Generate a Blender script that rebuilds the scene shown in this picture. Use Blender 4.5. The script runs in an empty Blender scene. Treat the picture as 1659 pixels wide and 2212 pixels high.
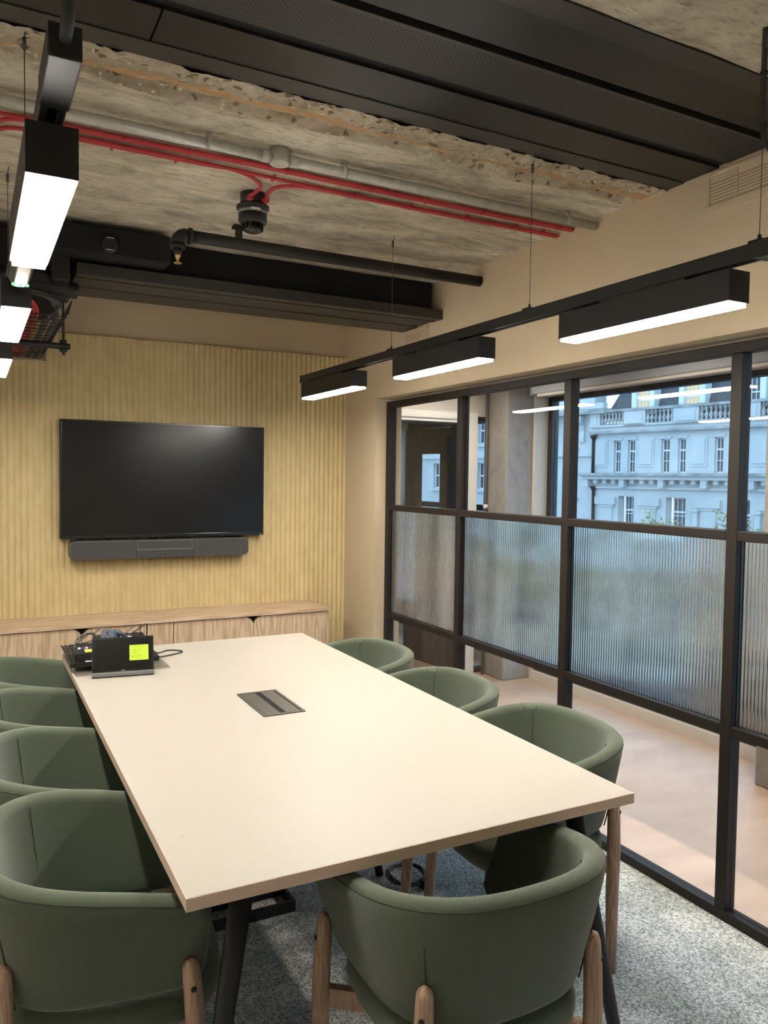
import bpy, bmesh, math, random
from mathutils import Vector, Matrix, noise
random.seed(4)
sc = bpy.context.scene
PI = math.pi
# ------------------------------------------------------------------ camera
F, YAW, PIT, ROLL, H = 1694.35, .4851, -.0423, .0135, 1.5017
fw = Vector((math.sin(YAW)*math.cos(PIT), math.cos(YAW)*math.cos(PIT), math.sin(PIT)))
rt = Vector((math.cos(YAW), -math.sin(YAW), 0)); up = rt.cross(fw)
r2 = rt*math.cos(ROLL)+up*math.sin(ROLL); u2 = -rt*math.sin(ROLL)+up*math.cos(ROLL)
cam = bpy.data.cameras.new('camera'); co = bpy.data.objects.new('camera', cam); sc.collection.objects.link(co)
cam.sensor_fit = 'VERTICAL'; cam.sensor_height = 24; cam.sensor_width = 18
cam.lens = F/2212*24; cam.clip_start = .02; cam.clip_end = 400
co.matrix_world = Matrix(((r2.x, u2.x, -fw.x, 0), (r2.y, u2.y, -fw.y, 0), (r2.z, u2.z, -fw.z, H), (0, 0, 0, 1)))
sc.camera = co
# ------------------------------------------------------------------ light
SKY = (.50, .76, 1.0); SKY_STRENGTH = 2.7
LAMP = 150.0; LAMP_COLOR = (1.0, .94, .85)
CORRIDOR = 112.0  # power of the added, unseen corridor lamps
w = bpy.data.worlds.new('sky'); sc.world = w; w.use_nodes = True
bg = w.node_tree.nodes['Background']; bg.inputs[0].default_value = (*SKY, 1); bg.inputs[1].default_value = SKY_STRENGTH
vs = sc.view_settings
vs.view_transform = 'Standard'; vs.look = 'None'; vs.gamma = 1; vs.use_curve_mapping = False; vs.exposure = 0
sc.cycles.max_bounces = 10; sc.cycles.diffuse_bounces = 5; sc.cycles.glossy_bounces = 4
sc.cycles.transmission_bounces = 8; sc.cycles.transparent_max_bounces = 12
sc.cycles.caustics_reflective = False; sc.cycles.caustics_refractive = False
sc.cycles.sample_clamp_indirect = 6; sc.cycles.use_denoising = True

def area(name, loc, rot, sx, sy, power, col, portal=False):
    l = bpy.data.lights.new(name, 'AREA'); l.shape = 'RECTANGLE'; l.size = sx; l.size_y = sy; l.energy = power; l.color = col
    if portal: l.cycles.is_portal = True
    o = bpy.data.objects.new(name, l); sc.collection.objects.link(o); o.location = loc; o.rotation_euler = rot
    return o
area('window_portal', (3.98, 2.2, 1.1), (0, PI/2, 0), 2.1, 5.2, 1, (1, 1, 1), True)
area('window_portal', (3.98, 6.0, 1.1), (0, PI/2, 0), 2.1, 1.8, 1, (1, 1, 1), True)

# ------------------------------------------------------------------ materials
def nd(nt, t, **k):
    n = nt.nodes.new(t)
    for a, v in k.items(): setattr(n, a, v)
    return n
def mat(name, col, rough=.5, metal=0, spec=.5, col2=None, scale=8, stretch=(1, 1, 1), detail=4, bump=0, bscale=None, bstretch=None, emit=0, ecol=None, lo=.3, hi=.7):
    m = bpy.data.materials.new(name); m.use_nodes = True; nt = m.node_tree; b = nt.nodes['Principled BSDF']; L = nt.links.new
    b.inputs['Base Color'].default_value = (*col, 1); b.inputs['Roughness'].default_value = rough
    b.inputs['Metallic'].default_value = metal; b.inputs['Specular IOR Level'].default_value = spec
    tc = nd(nt, 'ShaderNodeTexCoord')
    if col2:
        mp = nd(nt, 'ShaderNodeMapping'); mp.inputs['Scale'].default_value = stretch; L(tc.outputs['Object'], mp.inputs['Vector'])
        nz = nd(nt, 'ShaderNodeTexNoise'); nz.inputs['Scale'].default_value = scale; nz.inputs['Detail'].default_value = detail
        L(mp.outputs[0], nz.inputs['Vector'])
        cr = nd(nt, 'ShaderNodeValToRGB'); cr.color_ramp.elements[0].position = lo; cr.color_ramp.elements[1].position = hi
        cr.color_ramp.elements[0].color = (*col, 1); cr.color_ramp.elements[1].color = (*col2, 1)
        L(nz.outputs['Fac'], cr.inputs[0]); L(cr.outputs[0], b.inputs['Base Color'])
    if bump:
        mp2 = nd(nt, 'ShaderNodeMapping'); mp2.inputs['Scale'].default_value = bstretch or stretch; L(tc.outputs['Object'], mp2.inputs['Vector'])
        n2 = nd(nt, 'ShaderNodeTexNoise'); n2.inputs['Scale'].default_value = bscale or scale; n2.inputs['Detail'].default_value = 5
        L(mp2.outputs[0], n2.inputs['Vector'])
        bp = nd(nt, 'ShaderNodeBump'); bp.inputs['Strength'].default_value = bump; bp.inputs['Distance'].default_value = .01
        L(n2.outputs['Fac'], bp.inputs['Height']); L(bp.outputs[0], b.inputs['Normal'])
    if emit:
        b.inputs['Emission Color'].default_value = (*(ecol or col), 1); b.inputs['Emission Strength'].default_value = emit
    return m
def clear_glass(name, tint=(1, 1, 1), ior=1.5, rough=0.0):
    m = bpy.data.materials.new(name); m.use_nodes = True; nt = m.node_tree; nt.nodes.clear(); L = nt.links.new
    o = nd(nt, 'ShaderNodeOutputMaterial'); mx = nd(nt, 'ShaderNodeMixShader'); t = nd(nt, 'ShaderNodeBsdfTransparent'); g = nd(nt, 'ShaderNodeBsdfGlossy')
    t.inputs[0].default_value = (*tint, 1); g.inputs['Roughness'].default_value = rough
    # Schlick reflectance, the same from either side of the sheet
    ge = nd(nt, 'ShaderNodeNewGeometry'); dp = nd(nt, 'ShaderNodeVectorMath', operation='DOT_PRODUCT'); L(ge.outputs['Incoming'], dp.inputs[0]); L(ge.outputs['Normal'], dp.inputs[1])
    ab = nd(nt, 'ShaderNodeMath', operation='ABSOLUTE'); L(dp.outputs['Value'], ab.inputs[0])
    sb = nd(nt, 'ShaderNodeMath', operation='SUBTRACT'); sb.inputs[0].default_value = 1; L(ab.outputs[0], sb.inputs[1])
    pw = nd(nt, 'ShaderNodeMath', operation='POWER'); pw.inputs[1].default_value = 5; L(sb.outputs[0], pw.inputs[0])
    f = nd(nt, 'ShaderNodeMath', operation='MULTIPLY_ADD'); r0 = ((ior-1)/(ior+1))**2; f.inputs[1].default_value = 1-r0; f.inputs[2].default_value = r0; L(pw.outputs[0], f.inputs[0])
    L(f.outputs[0], mx.inputs[0]); L(t.outputs[0], mx.inputs[1]); L(g.outputs[0], mx.inputs[2]); L(mx.outputs[0], o.inputs[0])
    return m
def fluted_glass():
    m = bpy.data.materials.new('fluted_glass'); m.use_nodes = True; b = m.node_tree.nodes['Principled BSDF']
    b.inputs['Base Color'].default_value = (.97, .98, .98, 1); b.inputs['Transmission Weight'].default_value = 1
    b.inputs['Roughness'].default_value = .07; b.inputs['IOR'].default_value = 1.45
    return m
def carpet_mat():
    m = bpy.data.materials.new('carpet'); m.use_nodes = True; nt = m.node_tree; b = nt.nodes['Principled BSDF']; L = nt.links.new
    tc = nd(nt, 'ShaderNodeTexCoord')
    n1 = nd(nt, 'ShaderNodeTexNoise'); n1.inputs['Scale'].default_value = 3.2; n1.inputs['Detail'].default_value = 6; n1.inputs['Roughness'].default_value = .65
    L(tc.outputs['Object'], n1.inputs['Vector'])
    mp = nd(nt, 'ShaderNodeMapping'); mp.inputs['Scale'].default_value = (1, 1, .01); mp.inputs['Rotation'].default_value = (0, 0, .9); L(tc.outputs['Object'], mp.inputs['Vector'])
    v = nd(nt, 'ShaderNodeTexVoronoi'); v.inputs['Scale'].default_value = 190; L(mp.outputs[0], v.inputs['Vector'])
    sep = nd(nt, 'ShaderNodeSeparateColor'); L(v.outputs['Color'], sep.inputs[0])
    cr = nd(nt, 'ShaderNodeValToRGB'); e = cr.color_ramp.elements
    e[0].position = .05; e[0].color = (.24, .265, .265, 1); e[1].position = .95; e[1].color = (.78, .79, .77, 1)
    x = cr.color_ramp.elements.new(.5); x.color = (.52, .545, .54, 1)
    L(sep.outputs[0], cr.inputs[0])
    c2 = nd(nt, 'ShaderNodeValToRGB'); c2.color_ramp.elements[0].position = .47; c2.color_ramp.elements[1].position = .6
    L(n1.outputs['Fac'], c2.inputs[0])
    d = nd(nt, 'ShaderNodeMix', data_type='RGBA', blend_type='MULTIPLY'); d.inputs['B'].default_value = (.70, .72, .69, 1)
    L(c2.outputs[0], d.inputs['Factor']); L(cr.outputs[0], d.inputs['A']); L(d.outputs['Result'], b.inputs['Base Color'])
    b.inputs['Roughness'].default_value = .95; b.inputs['Specular IOR Level'].default_value = .15
    bp = nd(nt, 'ShaderNodeBump'); bp.inputs['Strength'].default_value = .6; bp.inputs['Distance'].default_value = .004
    L(v.outputs['Distance'], bp.inputs['Height']); L(bp.outputs[0], b.inputs['Normal'])
    return m
def wood_mat(name, dark, light, axis, scale=1.0, rough=.45):
    m = bpy.data.materials.new(name); m.use_nodes = True; nt = m.node_tree; b = nt.nodes['Principled BSDF']; L = nt.links.new
    tc = nd(nt, 'ShaderNodeTexCoord'); mp = nd(nt, 'ShaderNodeMapping')
    s = [9*scale]*3; s['xyz'.index(axis)] = .8*scale; mp.inputs['Scale'].default_value = s; L(tc.outputs['Object'], mp.inputs['Vector'])
    n1 = nd(nt, 'ShaderNodeTexNoise'); n1.inputs['Scale'].default_value = .8; n1.inputs['Detail'].default_value = 2; L(mp.outputs[0], n1.inputs['Vector'])
    wv = nd(nt, 'ShaderNodeMath', operation='MULTIPLY'); wv.inputs[1].default_value = 55; L(n1.outputs['Fac'], wv.inputs[0])
    sn = nd(nt, 'ShaderNodeMath', operation='SINE'); L(wv.outputs[0], sn.inputs[0])
    n2 = nd(nt, 'ShaderNodeTexNoise'); n2.inputs['Scale'].default_value = 6; n2.inputs['Detail'].default_value = 5; L(mp.outputs[0], n2.inputs['Vector'])
    ma = nd(nt, 'ShaderNodeMath', operation='MULTIPLY_ADD'); ma.inputs[1].default_value = .16; L(sn.outputs[0], ma.inputs[0]); L(n2.outputs['Fac'], ma.inputs[2])
    cr = nd(nt, 'ShaderNodeValToRGB'); cr.color_ramp.elements[0].position = .25; cr.color_ramp.elements[1].position = .7
    cr.color_ramp.elements[0].color = (*dark, 1); cr.color_ramp.elements[1].color = (*light, 1)
    L(ma.outputs[0], cr.inputs[0]); L(cr.outputs[0], b.inputs['Base Color']); b.inputs['Roughness'].default_value = rough
    return m
def fabric_mat(name, col, col2):
    m = bpy.data.materials.new(name); m.use_nodes = True; nt = m.node_tree; b = nt.nodes['Principled BSDF']; L = nt.links.new
    tc = nd(nt, 'ShaderNodeTexCoord')
    wv = nd(nt, 'ShaderNodeTexWave', wave_type='BANDS', bands_direction='DIAGONAL'); wv.inputs['Scale'].default_value = 150; wv.inputs['Distortion'].default_value = 1.2; wv.inputs['Detail Scale'].default_value = 12
    L(tc.outputs['Object'], wv.inputs['Vector'])
    nz = nd(nt, 'ShaderNodeTexNoise'); nz.inputs['Scale'].default_value = 420; L(tc.outputs['Object'], nz.inputs['Vector'])
    mm = nd(nt, 'ShaderNodeMix', data_type='FLOAT'); mm.inputs[0].default_value = .5; L(wv.outputs['Fac'], mm.inputs[2]); L(nz.outputs['Fac'], mm.inputs[3])
    cr = nd(nt, 'ShaderNodeValToRGB'); cr.color_ramp.elements[0].color = (*col, 1); cr.color_ramp.elements[1].color = (*col2, 1)
    cr.color_ramp.elements[0].position = .25; cr.color_ramp.elements[1].position = .75
    L(mm.outputs[0], cr.inputs[0]); L(cr.outputs[0], b.inputs['Base Color'])
    b.inputs['Roughness'].default_value = .9; b.inputs['Specular IOR Level'].default_value = .2; b.inputs['Sheen Weight'].default_value = .25; b.inputs['Sheen Roughness'].default_value = .5
    bp = nd(nt, 'ShaderNodeBump'); bp.inputs['Strength'].default_value = .35; bp.inputs['Distance'].default_value = .002
    L(mm.outputs[0], bp.inputs['Height']); L(bp.outputs[0], b.inputs['Normal'])
    return m
def perforated_mat(name, col, pitch=.0105, r=.34):
    m = bpy.data.materials.new(name); m.use_nodes = True; nt = m.node_tree; b = nt.nodes['Principled BSDF']; L = nt.links.new
    tc = nd(nt, 'ShaderNodeTexCoord'); mp = nd(nt, 'ShaderNodeMapping'); mp.inputs['Scale'].default_value = (1/pitch, 1/pitch, 0); mp.inputs['Rotation'].default_value = (0, 0, PI/4)
    L(tc.outputs['Object'], mp.inputs['Vector'])
    fr = nd(nt, 'ShaderNodeVectorMath', operation='FRACTION'); L(mp.outputs[0], fr.inputs[0])
    sb = nd(nt, 'ShaderNodeVectorMath', operation='SUBTRACT'); sb.inputs[1].default_value = (.5, .5, 0); L(fr.outputs[0], sb.inputs[0])
    ln = nd(nt, 'ShaderNodeVectorMath', operation='LENGTH'); L(sb.outputs[0], ln.inputs[0])
    lt = nd(nt, 'ShaderNodeMath', operation='LESS_THAN'); lt.inputs[1].default_value = r; L(ln.outputs['Value'], lt.inputs[0])
    mx = nd(nt, 'ShaderNodeMix', data_type='RGBA'); mx.inputs['A'].default_value = (*col, 1); mx.inputs['B'].default_value = (.004, .004, .004, 1)
    L(lt.outputs[0], mx.inputs['Factor']); L(mx.outputs['Result'], b.inputs['Base Color']); b.inputs['Roughness'].default_value = .6
    return m
def concrete_mat(name, c1, c2, c3, stretch=(1, 1, 1), bump=.5, pits=.85):
    m = bpy.data.materials.new(name); m.use_nodes = True; nt = m.node_tree; b = nt.nodes['Principled BSDF']; L = nt.links.new
    tc = nd(nt, 'ShaderNodeTexCoord'); mp = nd(nt, 'ShaderNodeMapping'); mp.inputs['Scale'].default_value = stretch; L(tc.outputs['Object'], mp.inputs['Vector'])
    n1 = nd(nt, 'ShaderNodeTexNoise'); n1.inputs['Scale'].default_value = 3.5; n1.inputs['Detail'].default_value = 10; n1.inputs['Roughness'].default_value = .68; n1.inputs['Distortion'].default_value = .6; L(mp.outputs[0], n1.inputs['Vector'])
    cr = nd(nt, 'ShaderNodeValToRGB'); e = cr.color_ramp.elements; e[0].position = .36; e[0].color = (*c1, 1); e[1].position = .64; e[1].color = (*c3, 1)
    k = e.new(.5); k.color = (*c2, 1)
    L(n1.outputs['Fac'], cr.inputs[0])
    n3 = nd(nt, 'ShaderNodeTexNoise'); n3.inputs['Scale'].default_value = 22; n3.inputs['Detail'].default_value = 8; n3.inputs['Roughness'].default_value = .7; L(mp.outputs[0], n3.inputs['Vector'])
    c4 = nd(nt, 'ShaderNodeValToRGB'); c4.color_ramp.elements[0].position = .34; c4.color_ramp.elements[0].color = (.50, .46, .41, 1); c4.color_ramp.elements[1].position = .47; c4.color_ramp.elements[1].color = (1, 1, 1, 1); L(n3.outputs['Fac'], c4.inputs[0])
    mx = nd(nt, 'ShaderNodeMix', data_type='RGBA', blend_type='MULTIPLY'); mx.inputs['Factor'].default_value = pits; L(cr.outputs[0], mx.inputs['A']); L(c4.outputs[0], mx.inputs['B'])
    L(mx.outputs['Result'], b.inputs['Base Color']); b.inputs['Roughness'].default_value = .9; b.inputs['Specular IOR Level'].default_value = .2
    bp = nd(nt, 'ShaderNodeBump'); bp.inputs['Strength'].default_value = bump; bp.inputs['Distance'].default_value = .012
    ad = nd(nt, 'ShaderNodeMath', operation='ADD'); L(n1.outputs['Fac'], ad.inputs[0]); L(n3.outputs['Fac'], ad.inputs[1]); L(ad.outputs[0], bp.inputs['Height']); L(bp.outputs[0], b.inputs['Normal'])
    return m
M = {}
M['wall'] = mat('beige_paint', (.50, .405, .275), .75, bump=.05, bscale=180)
M['offwhite'] = mat('off_white_paint', (.80, .74, .64), .75)
M['felt'] = mat('ribbed_felt', (.60, .48, .26), .95, spec=.15, col2=(.52, .41, .215), scale=14, stretch=(1.5, 1, .6), bump=.12, bscale=90)
M['carpet'] = carpet_mat()
M['vinyl'] = mat('pink_vinyl', (.46, .335, .25), .42, col2=(.60, .455, .355), scale=3, detail=8, stretch=(1, 2, 1))
M['concrete'] = concrete_mat('board_concrete', (.36, .325, .265), (.66, .60, .48), (.86, .79, .65), (1, 2.6, 1), .45)
M['rubble'] = concrete_mat('broken_plaster', (.40, .33, .24), (.66, .57, .43), (.82, .74, .60), (1, 1.5, 1), 1.0)
def rubble_mat():
    m = concrete_mat('broken_plaster', (.40, .33, .24), (.62, .54, .41), (.82, .74, .60), (1, 1.5, 1), 1.0); nt = m.node_tree; L = nt.links.new; b = nt.nodes['Principled BSDF']
    tc = nd(nt, 'ShaderNodeTexCoord'); v = nd(nt, 'ShaderNodeTexVoronoi'); v.inputs['Scale'].default_value = 58; v.inputs['Randomness'].default_value = 1; L(tc.outputs['Object'], v.inputs['Vector'])
    sp = nd(nt, 'ShaderNodeSeparateColor'); L(v.outputs['Color'], sp.inputs[0])
    a = nd(nt, 'ShaderNodeMath', operation='LESS_THAN'); a.inputs[1].default_value = .36; L(v.outputs['Distance'], a.inputs[0])
    g = nd(nt, 'ShaderNodeMath', operation='GREATER_THAN'); g.inputs[1].default_value = .88; L(sp.outputs[0], g.inputs[0])
    k = nd(nt, 'ShaderNodeMath', operation='MULTIPLY'); L(a.outputs[0], k.inputs[0]); L(g.outputs[0], k.inputs[1])
    d = nd(nt, 'ShaderNodeMath', operation='LESS_THAN'); d.inputs[1].default_value = .07; L(sp.outputs[0], d.inputs[0])
    src = b.inputs['Base Color'].links[0].from_socket
    m1 = nd(nt, 'ShaderNodeMix', data_type='RGBA'); m1.inputs['B'].default_value = (.85, .77, .62, 1); L(k.outputs[0], m1.inputs['Factor']); L(src, m1.inputs['A'])
    m2 = nd(nt, 'ShaderNodeMix', data_type='RGBA', blend_type='MULTIPLY'); m2.inputs['B'].default_value = (.42, .36, .30, 1); L(d.outputs[0], m2.inputs['Factor']); L(m1.outputs['Result'], m2.inputs['A']); L(m2.outputs['Result'], b.inputs['Base Color'])
    return m
M['rubble'] = rubble_mat()
M['lath'] = mat('timber_strip', (.44, .26, .12), .8, col2=(.55, .36, .19), scale=4, stretch=(1, 12, 1), bump=.3)
M['column'] = concrete_mat('grey_concrete', (.30, .295, .285), (.35, .345, .335), (.40, .395, .385), (1, 1, .6), .3, .4)
M['black'] = mat('black_metal', (.010, .0095, .0095), .5, spec=.35)
M['blackmatt'] = mat('matt_black', (.008, .008, .009), .75, spec=.25)
M['casing'] = mat('dark_casing', (.013, .0125, .012), .42, spec=.3, col2=(.016, .015, .0145), scale=3)
M['casing_edge'] = mat('dark_casing_edge', (.024, .022, .020), .5)
M['perf'] = perforated_mat('perforated_metal', (.030, .028, .027))
M['perf_fine'] = perforated_mat('perforated_metal_fine', (.05, .045, .04), .0085, .33)
M['frame'] = mat('bronze_frame', (.013, .0095, .0075), .5, spec=.25)
M['glass'] = clear_glass('clear_glass'); M['fluted'] = fluted_glass()
M['extglass'] = clear_glass('window_glass', (.93, .97, 1.0))
M['lamp'] = mat('lamp_diffuser', (.9, .9, .9), .5, emit=LAMP, ecol=LAMP_COLOR)
M['addedlamp'] = mat('added_lamp_face', (.9, .9, .9), .5, emit=12, ecol=(1, .90, .76))
M['table'] = mat('table_laminate', (.365, .335, .288), .46, spec=.3)
M['edge'] = mat('lightened_edge', (.66, .50, .39), .5)  # table edge coloured lighter, standing in for ambient light from behind the camera
M['green'] = fabric_mat('green_fabric', (.046, .060, .039), (.088, .108, .073))
M['stitch'] = mat('green_stitch', (.030, .038, .025), .9)
M['oak'] = wood_mat('oak_leg', (.27, .165, .11), (.43, .285, .195), 'z', 4)
M['elm_v'] = wood_mat('elm_vertical', (.38, .265, .165), (.56, .42, .29), 'z', 1.6, .5)
M['elm_h'] = wood_mat('elm_horizontal', (.40, .275, .17), (.58, .44, .30), 'x', 1.6, .5)
M['screen'] = mat('screen_glass', (.006, .0055, .0055), .24, spec=.32)
M['bezel'] = mat('bezel', (.006, .006, .006), .22)
M['speaker'] = mat('speaker_cloth', (.035, .035, .036), .85, col2=(.05, .05, .052), scale=900)
M['speaker_trim'] = mat('speaker_trim', (.09, .088, .085), .5)
M['grey_plastic'] = mat('grey_plastic', (.18, .18, .18), .5, metal=.4)
M['powerbox'] = mat('power_module_metal', (.085, .078, .068), .42, metal=.5)
M['sticky'] = mat('sticky_note', (.52, .76, .07), .8, spec=.2)
M['ink'] = mat('ink', (.10, .14, .04), .8)
M['white'] = mat('white_paint', (.76, .75, .72), .55)
M['label'] = mat('white_label', (.8, .8, .78), .6)
M['print'] = mat('label_print', (.15, .15, .15), .6)
M['galv'] = mat('galvanised_steel', (.52, .51, .47), .45, metal=.35, col2=(.66, .65, .6), scale=40)
M['red'] = mat('red_cable', (.40, .022, .030), .5)
M['brass'] = mat('brass', (.62, .42, .18), .3, metal=.9)
M['wire'] = mat('steel_wire', (.10, .095, .09), .4, metal=.6)
M['cable'] = mat('black_cable', (.02, .02, .022), .55)
M['greycable'] = mat('grey_cable', (.10, .10, .105), .6)
M['plug'] = mat('slate_plug', (.045, .06, .085), .45)
M['purple'] = mat('purple_tag', (.14, .05, .35), .6)
M['led'] = mat('green_led', (.1, .8, .15), .5, emit=3, ecol=(.1, 1, .2))
M['lens'] = mat('cream_lens', (.20, .18, .13), .35)
M['chrome'] = mat('chrome', (.6, .6, .6), .25, metal=1)
M['doorwood'] = wood_mat('dark_door_wood', (.055, .042, .032), (.10, .075, .055), 'z', 2, .5)
M['whitegloss'] = mat('white_gloss', (.84, .83, .80), .4)
M['blind'] = mat('grey_blind', (.48, .53, .62), .7)
M['plaster'] = mat('white_plaster', (.66, .64, .59), .8)
M['extframe'] = mat('charcoal_frame', (.02, .022, .026), .45)
M['stone'] = mat('portland_stone', (.50, .52, .53), .9, col2=(.62, .63, .62), scale=.6, detail=8, bump=.2, bscale=3)
M['stone_warm'] = mat('sandy_stone', (.40, .35, .27), .9, col2=(.48, .43, .34), scale=.8)
M['stone_dirty'] = mat('weathered_stone', (.22, .23, .23), .9, col2=(.52, .53, .52), scale=1.4, stretch=(1, 1, 3), detail=9)
M['slate'] = mat('slate_tiles', (.055, .06, .07), .7, col2=(.12, .125, .135), scale=9, stretch=(1, 1, 2.2), detail=2, bump=.6, bscale=9)
M['sash'] = mat('white_sash', (.72, .74, .74), .6)
M['dark_pane'] = mat('dark_window_pane', (.09, .10, .12), .15)
M['lit_pane'] = mat('lit_window_pane', (.6, .42, .22), .4, emit=.55, ecol=(1, .72, .42))
M['street'] = mat('asphalt', (.035, .04, .045), .9, col2=(.055, .06, .065), scale=.5)
M['pave'] = mat('pavement', (.42, .39, .34), .9)
M['leaf'] = mat('tree_leaf', (.15, .17, .07), .7, col2=(.27, .28, .13), scale=5)
M['bark'] = mat('tree_bark', (.10, .085, .065), .9)
M['crumb'] = mat('crumb', (.85, .83, .78), .6)
M['acrylic'] = clear_glass('clear_acrylic', (.97, .965, .95))

# ------------------------------------------------------------------ mesh helpers
class MB:
    def __init__(s): s.v = []; s.f = []; s.sm = []
    def add(s, vs_, fs, smooth=False):
        n = len(s.v); s.v += [tuple(p) for p in vs_]
        for f in fs: s.f.append(tuple(i+n for i in f)); s.sm.append(smooth)
        return s
    def box(s, a, b, rz=0, c=None):
        x0, y0, z0 = a; x1, y1, z1 = b
        P = [(x0, y0, z0), (x1, y0, z0), (x1, y1, z0), (x0, y1, z0), (x0, y0, z1), (x1, y0, z1), (x1, y1, z1), (x0, y1, z1)]
        if rz:
            c = c or ((x0+x1)/2, (y0+y1)/2); k, q = math.cos(rz), math.sin(rz)
            P = [(c[0]+(x-c[0])*k-(y-c[1])*q, c[1]+(x-c[0])*q+(y-c[1])*k, z) for x, y, z in P]
        return s.add(P, [(0, 3, 2, 1), (4, 5, 6, 7), (0, 1, 5, 4), (1, 2, 6, 5), (2, 3, 7, 6), (3, 0, 4, 7)])
    def obox(s, o, ex, ey, ez):
        o, ex, ey, ez = map(Vector, (o, ex, ey, ez))
        P = [o+ex*i+ey*j+ez*k for k in (0, 1) for i, j in ((0, 0), (1, 0), (1, 1), (0, 1))]
        return s.add(P, [(0, 3, 2, 1), (4, 5, 6, 7), (0, 1, 5, 4), (1, 2, 6, 5), (2, 3, 7, 6), (3, 0, 4, 7)])
    def tube(s, pts, r, n=8, cap=True):
        pts = [Vector(p) for p in pts]; rs = r if isinstance(r, (list, tuple)) else [r]*len(pts)
        V = []; up_ = None
        for i, p in enumerate(pts):
            t = (pts[min(i+1, len(pts)-1)]-pts[max(i-1, 0)]).normalized()
            if up_ is None: up_ = t.orthogonal().normalized()
            up_ = (up_-t*up_.dot(t)).normalized(); bb = t.cross(up_)
            V += [p+(up_*math.cos(2*PI*k/n)+bb*math.sin(2*PI*k/n))*rs[i] for k in range(n)]
        fs = [(i*n+k, i*n+(k+1) % n, (i+1)*n+(k+1) % n, (i+1)*n+k) for i in range(len(pts)-1) for k in range(n)]
        s.add(V, fs, True)
        if cap:
            b = len(s.v)-len(V); s.f.append(tuple(b+k for k in reversed(range(n)))); s.sm.append(False)
            e = len(s.v)-n; s.f.append(tuple(e+k for k in range(n))); s.sm.append(False)
        return s
    def lathe(s, c, prof, n=24, axis='z', smooth=True):
        c = Vector(c); V = []
        for r, h in prof:
            for k in range(n):
                a = 2*PI*k/n; q = (r*math.cos(a), r*math.sin(a), h)
                if axis == 'y': q = (q[0], q[2], q[1])
                if axis == 'x': q = (q[2], q[0], q[1])
                V.append(c+Vector(q))
        m = len(prof)
        s.add(V, [(i*n+k, i*n+(k+1) % n, (i+1)*n+(k+1) % n, (i+1)*n+k) for i in range(m-1) for k in range(n)], smooth)
        b = len(s.v)-len(V); s.f.append(tuple(b+k for k in reversed(range(n)))); s.sm.append(False)
        e = len(s.v)-n; s.f.append(tuple(e+k for k in range(n))); s.sm.append(False)
        return s
    def prism(s, poly, o, ex, ey, ez):   # polygon in (ex,ey), extruded along ez
        o, ex, ey, ez = map(Vector, (o, ex, ey, ez)); n = len(poly)
        V = [o+ex*a+ey*b for a, b in poly]+[o+ex*a+ey*b+ez for a, b in poly]
        return s.add(V, [tuple(reversed(range(n))), tuple(range(n, 2*n))]+[(i, (i+1) % n, n+(i+1) % n, n+i) for i in range(n)])
    def ball(s, c, r, n=10):
        return s.lathe(c, [(max(r*math.sin(PI*i/n), .0002), -r*math.cos(PI*i/n)) for i in range(n+1)], 12)
    def build(s, name, m, parent=None, bev=0, kind=None, label=None):
        me = bpy.data.meshes.new(name); me.from_pydata(s.v, [], s.f)
        bm = bmesh.new(); bm.from_mesh(me); bmesh.ops.recalc_face_normals(bm, faces=bm.faces); bm.to_mesh(me); bm.free()
        me.polygons.foreach_set('use_smooth', s.sm); me.update()
        me.materials.append(M[m] if isinstance(m, str) else m)
        o = bpy.data.objects.new(name, me); sc.collection.objects.link(o)
        if parent:
            o.parent = parent
            if not parent.get('local'): o.matrix_parent_inverse = Matrix.Translation(wl(parent)).inverted()
        if bev:
            b = o.modifiers.new('bevel', 'BEVEL'); b.width = bev; b.segments = 2; b.limit_method = 'ANGLE'; b.angle_limit = .6
        if kind: o['kind'] = kind
        if label: o['label'] = label
        return o
WL = {}
def wl(o): return Vector(WL.get(o.name, (0, 0, 0)))
def tag(o, label, cat, group=None):
    o['label'] = label; o['category'] = cat
    if group: o['group'] = group
    return o
def thing(name, label, cat, loc=(0, 0, 0), group=None):     # parts are given in world coordinates
    o = bpy.data.objects.new(name, None); sc.collection.objects.link(o); o.location = loc; o.empty_display_size = .1
    WL[o.name] = loc
    return tag(o, label, cat, group)
def structure(name, loc=(0, 0, 0)):
    o = bpy.data.objects.new(name, None); sc.collection.objects.link(o); o.location = loc; o['kind'] = 'structure'; WL[o.name] = loc
    return o
def kids(o): return [c for c in bpy.data.objects if c.parent == o]
def copy_tree(o, parent=None):
    c = o.copy(); sc.collection.objects.link(c)
    if parent: c.parent = parent
    for ch in kids(o):
        if ch is not c: copy_tree(ch, c)
    return c
def arc(c, r, a0, a1, n, ux, uy):
    c, ux, uy = Vector(c), Vector(ux), Vector(uy)
    return [c+ux*r*math.cos(a0+(a1-a0)*i/n)+uy*r*math.sin(a0+(a1-a0)*i/n) for i in range(n+1)]
def smooth_path(P, k=6):
    P = [Vector(p) for p in P]; out = []
    for i in range(len(P)-1):
        a = P[max(i-1, 0)]; b = P[i]; c = P[i+1]; d = P[min(i+2, len(P)-1)]
        for j in range(k):
            t = j/k
            out.append(.5*((2*b)+(c-a)*t+(2*a-5*b+4*c-d)*t*t+(3*b-a-3*c+d)*t**3))
    return out+[P[-1]]

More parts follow.
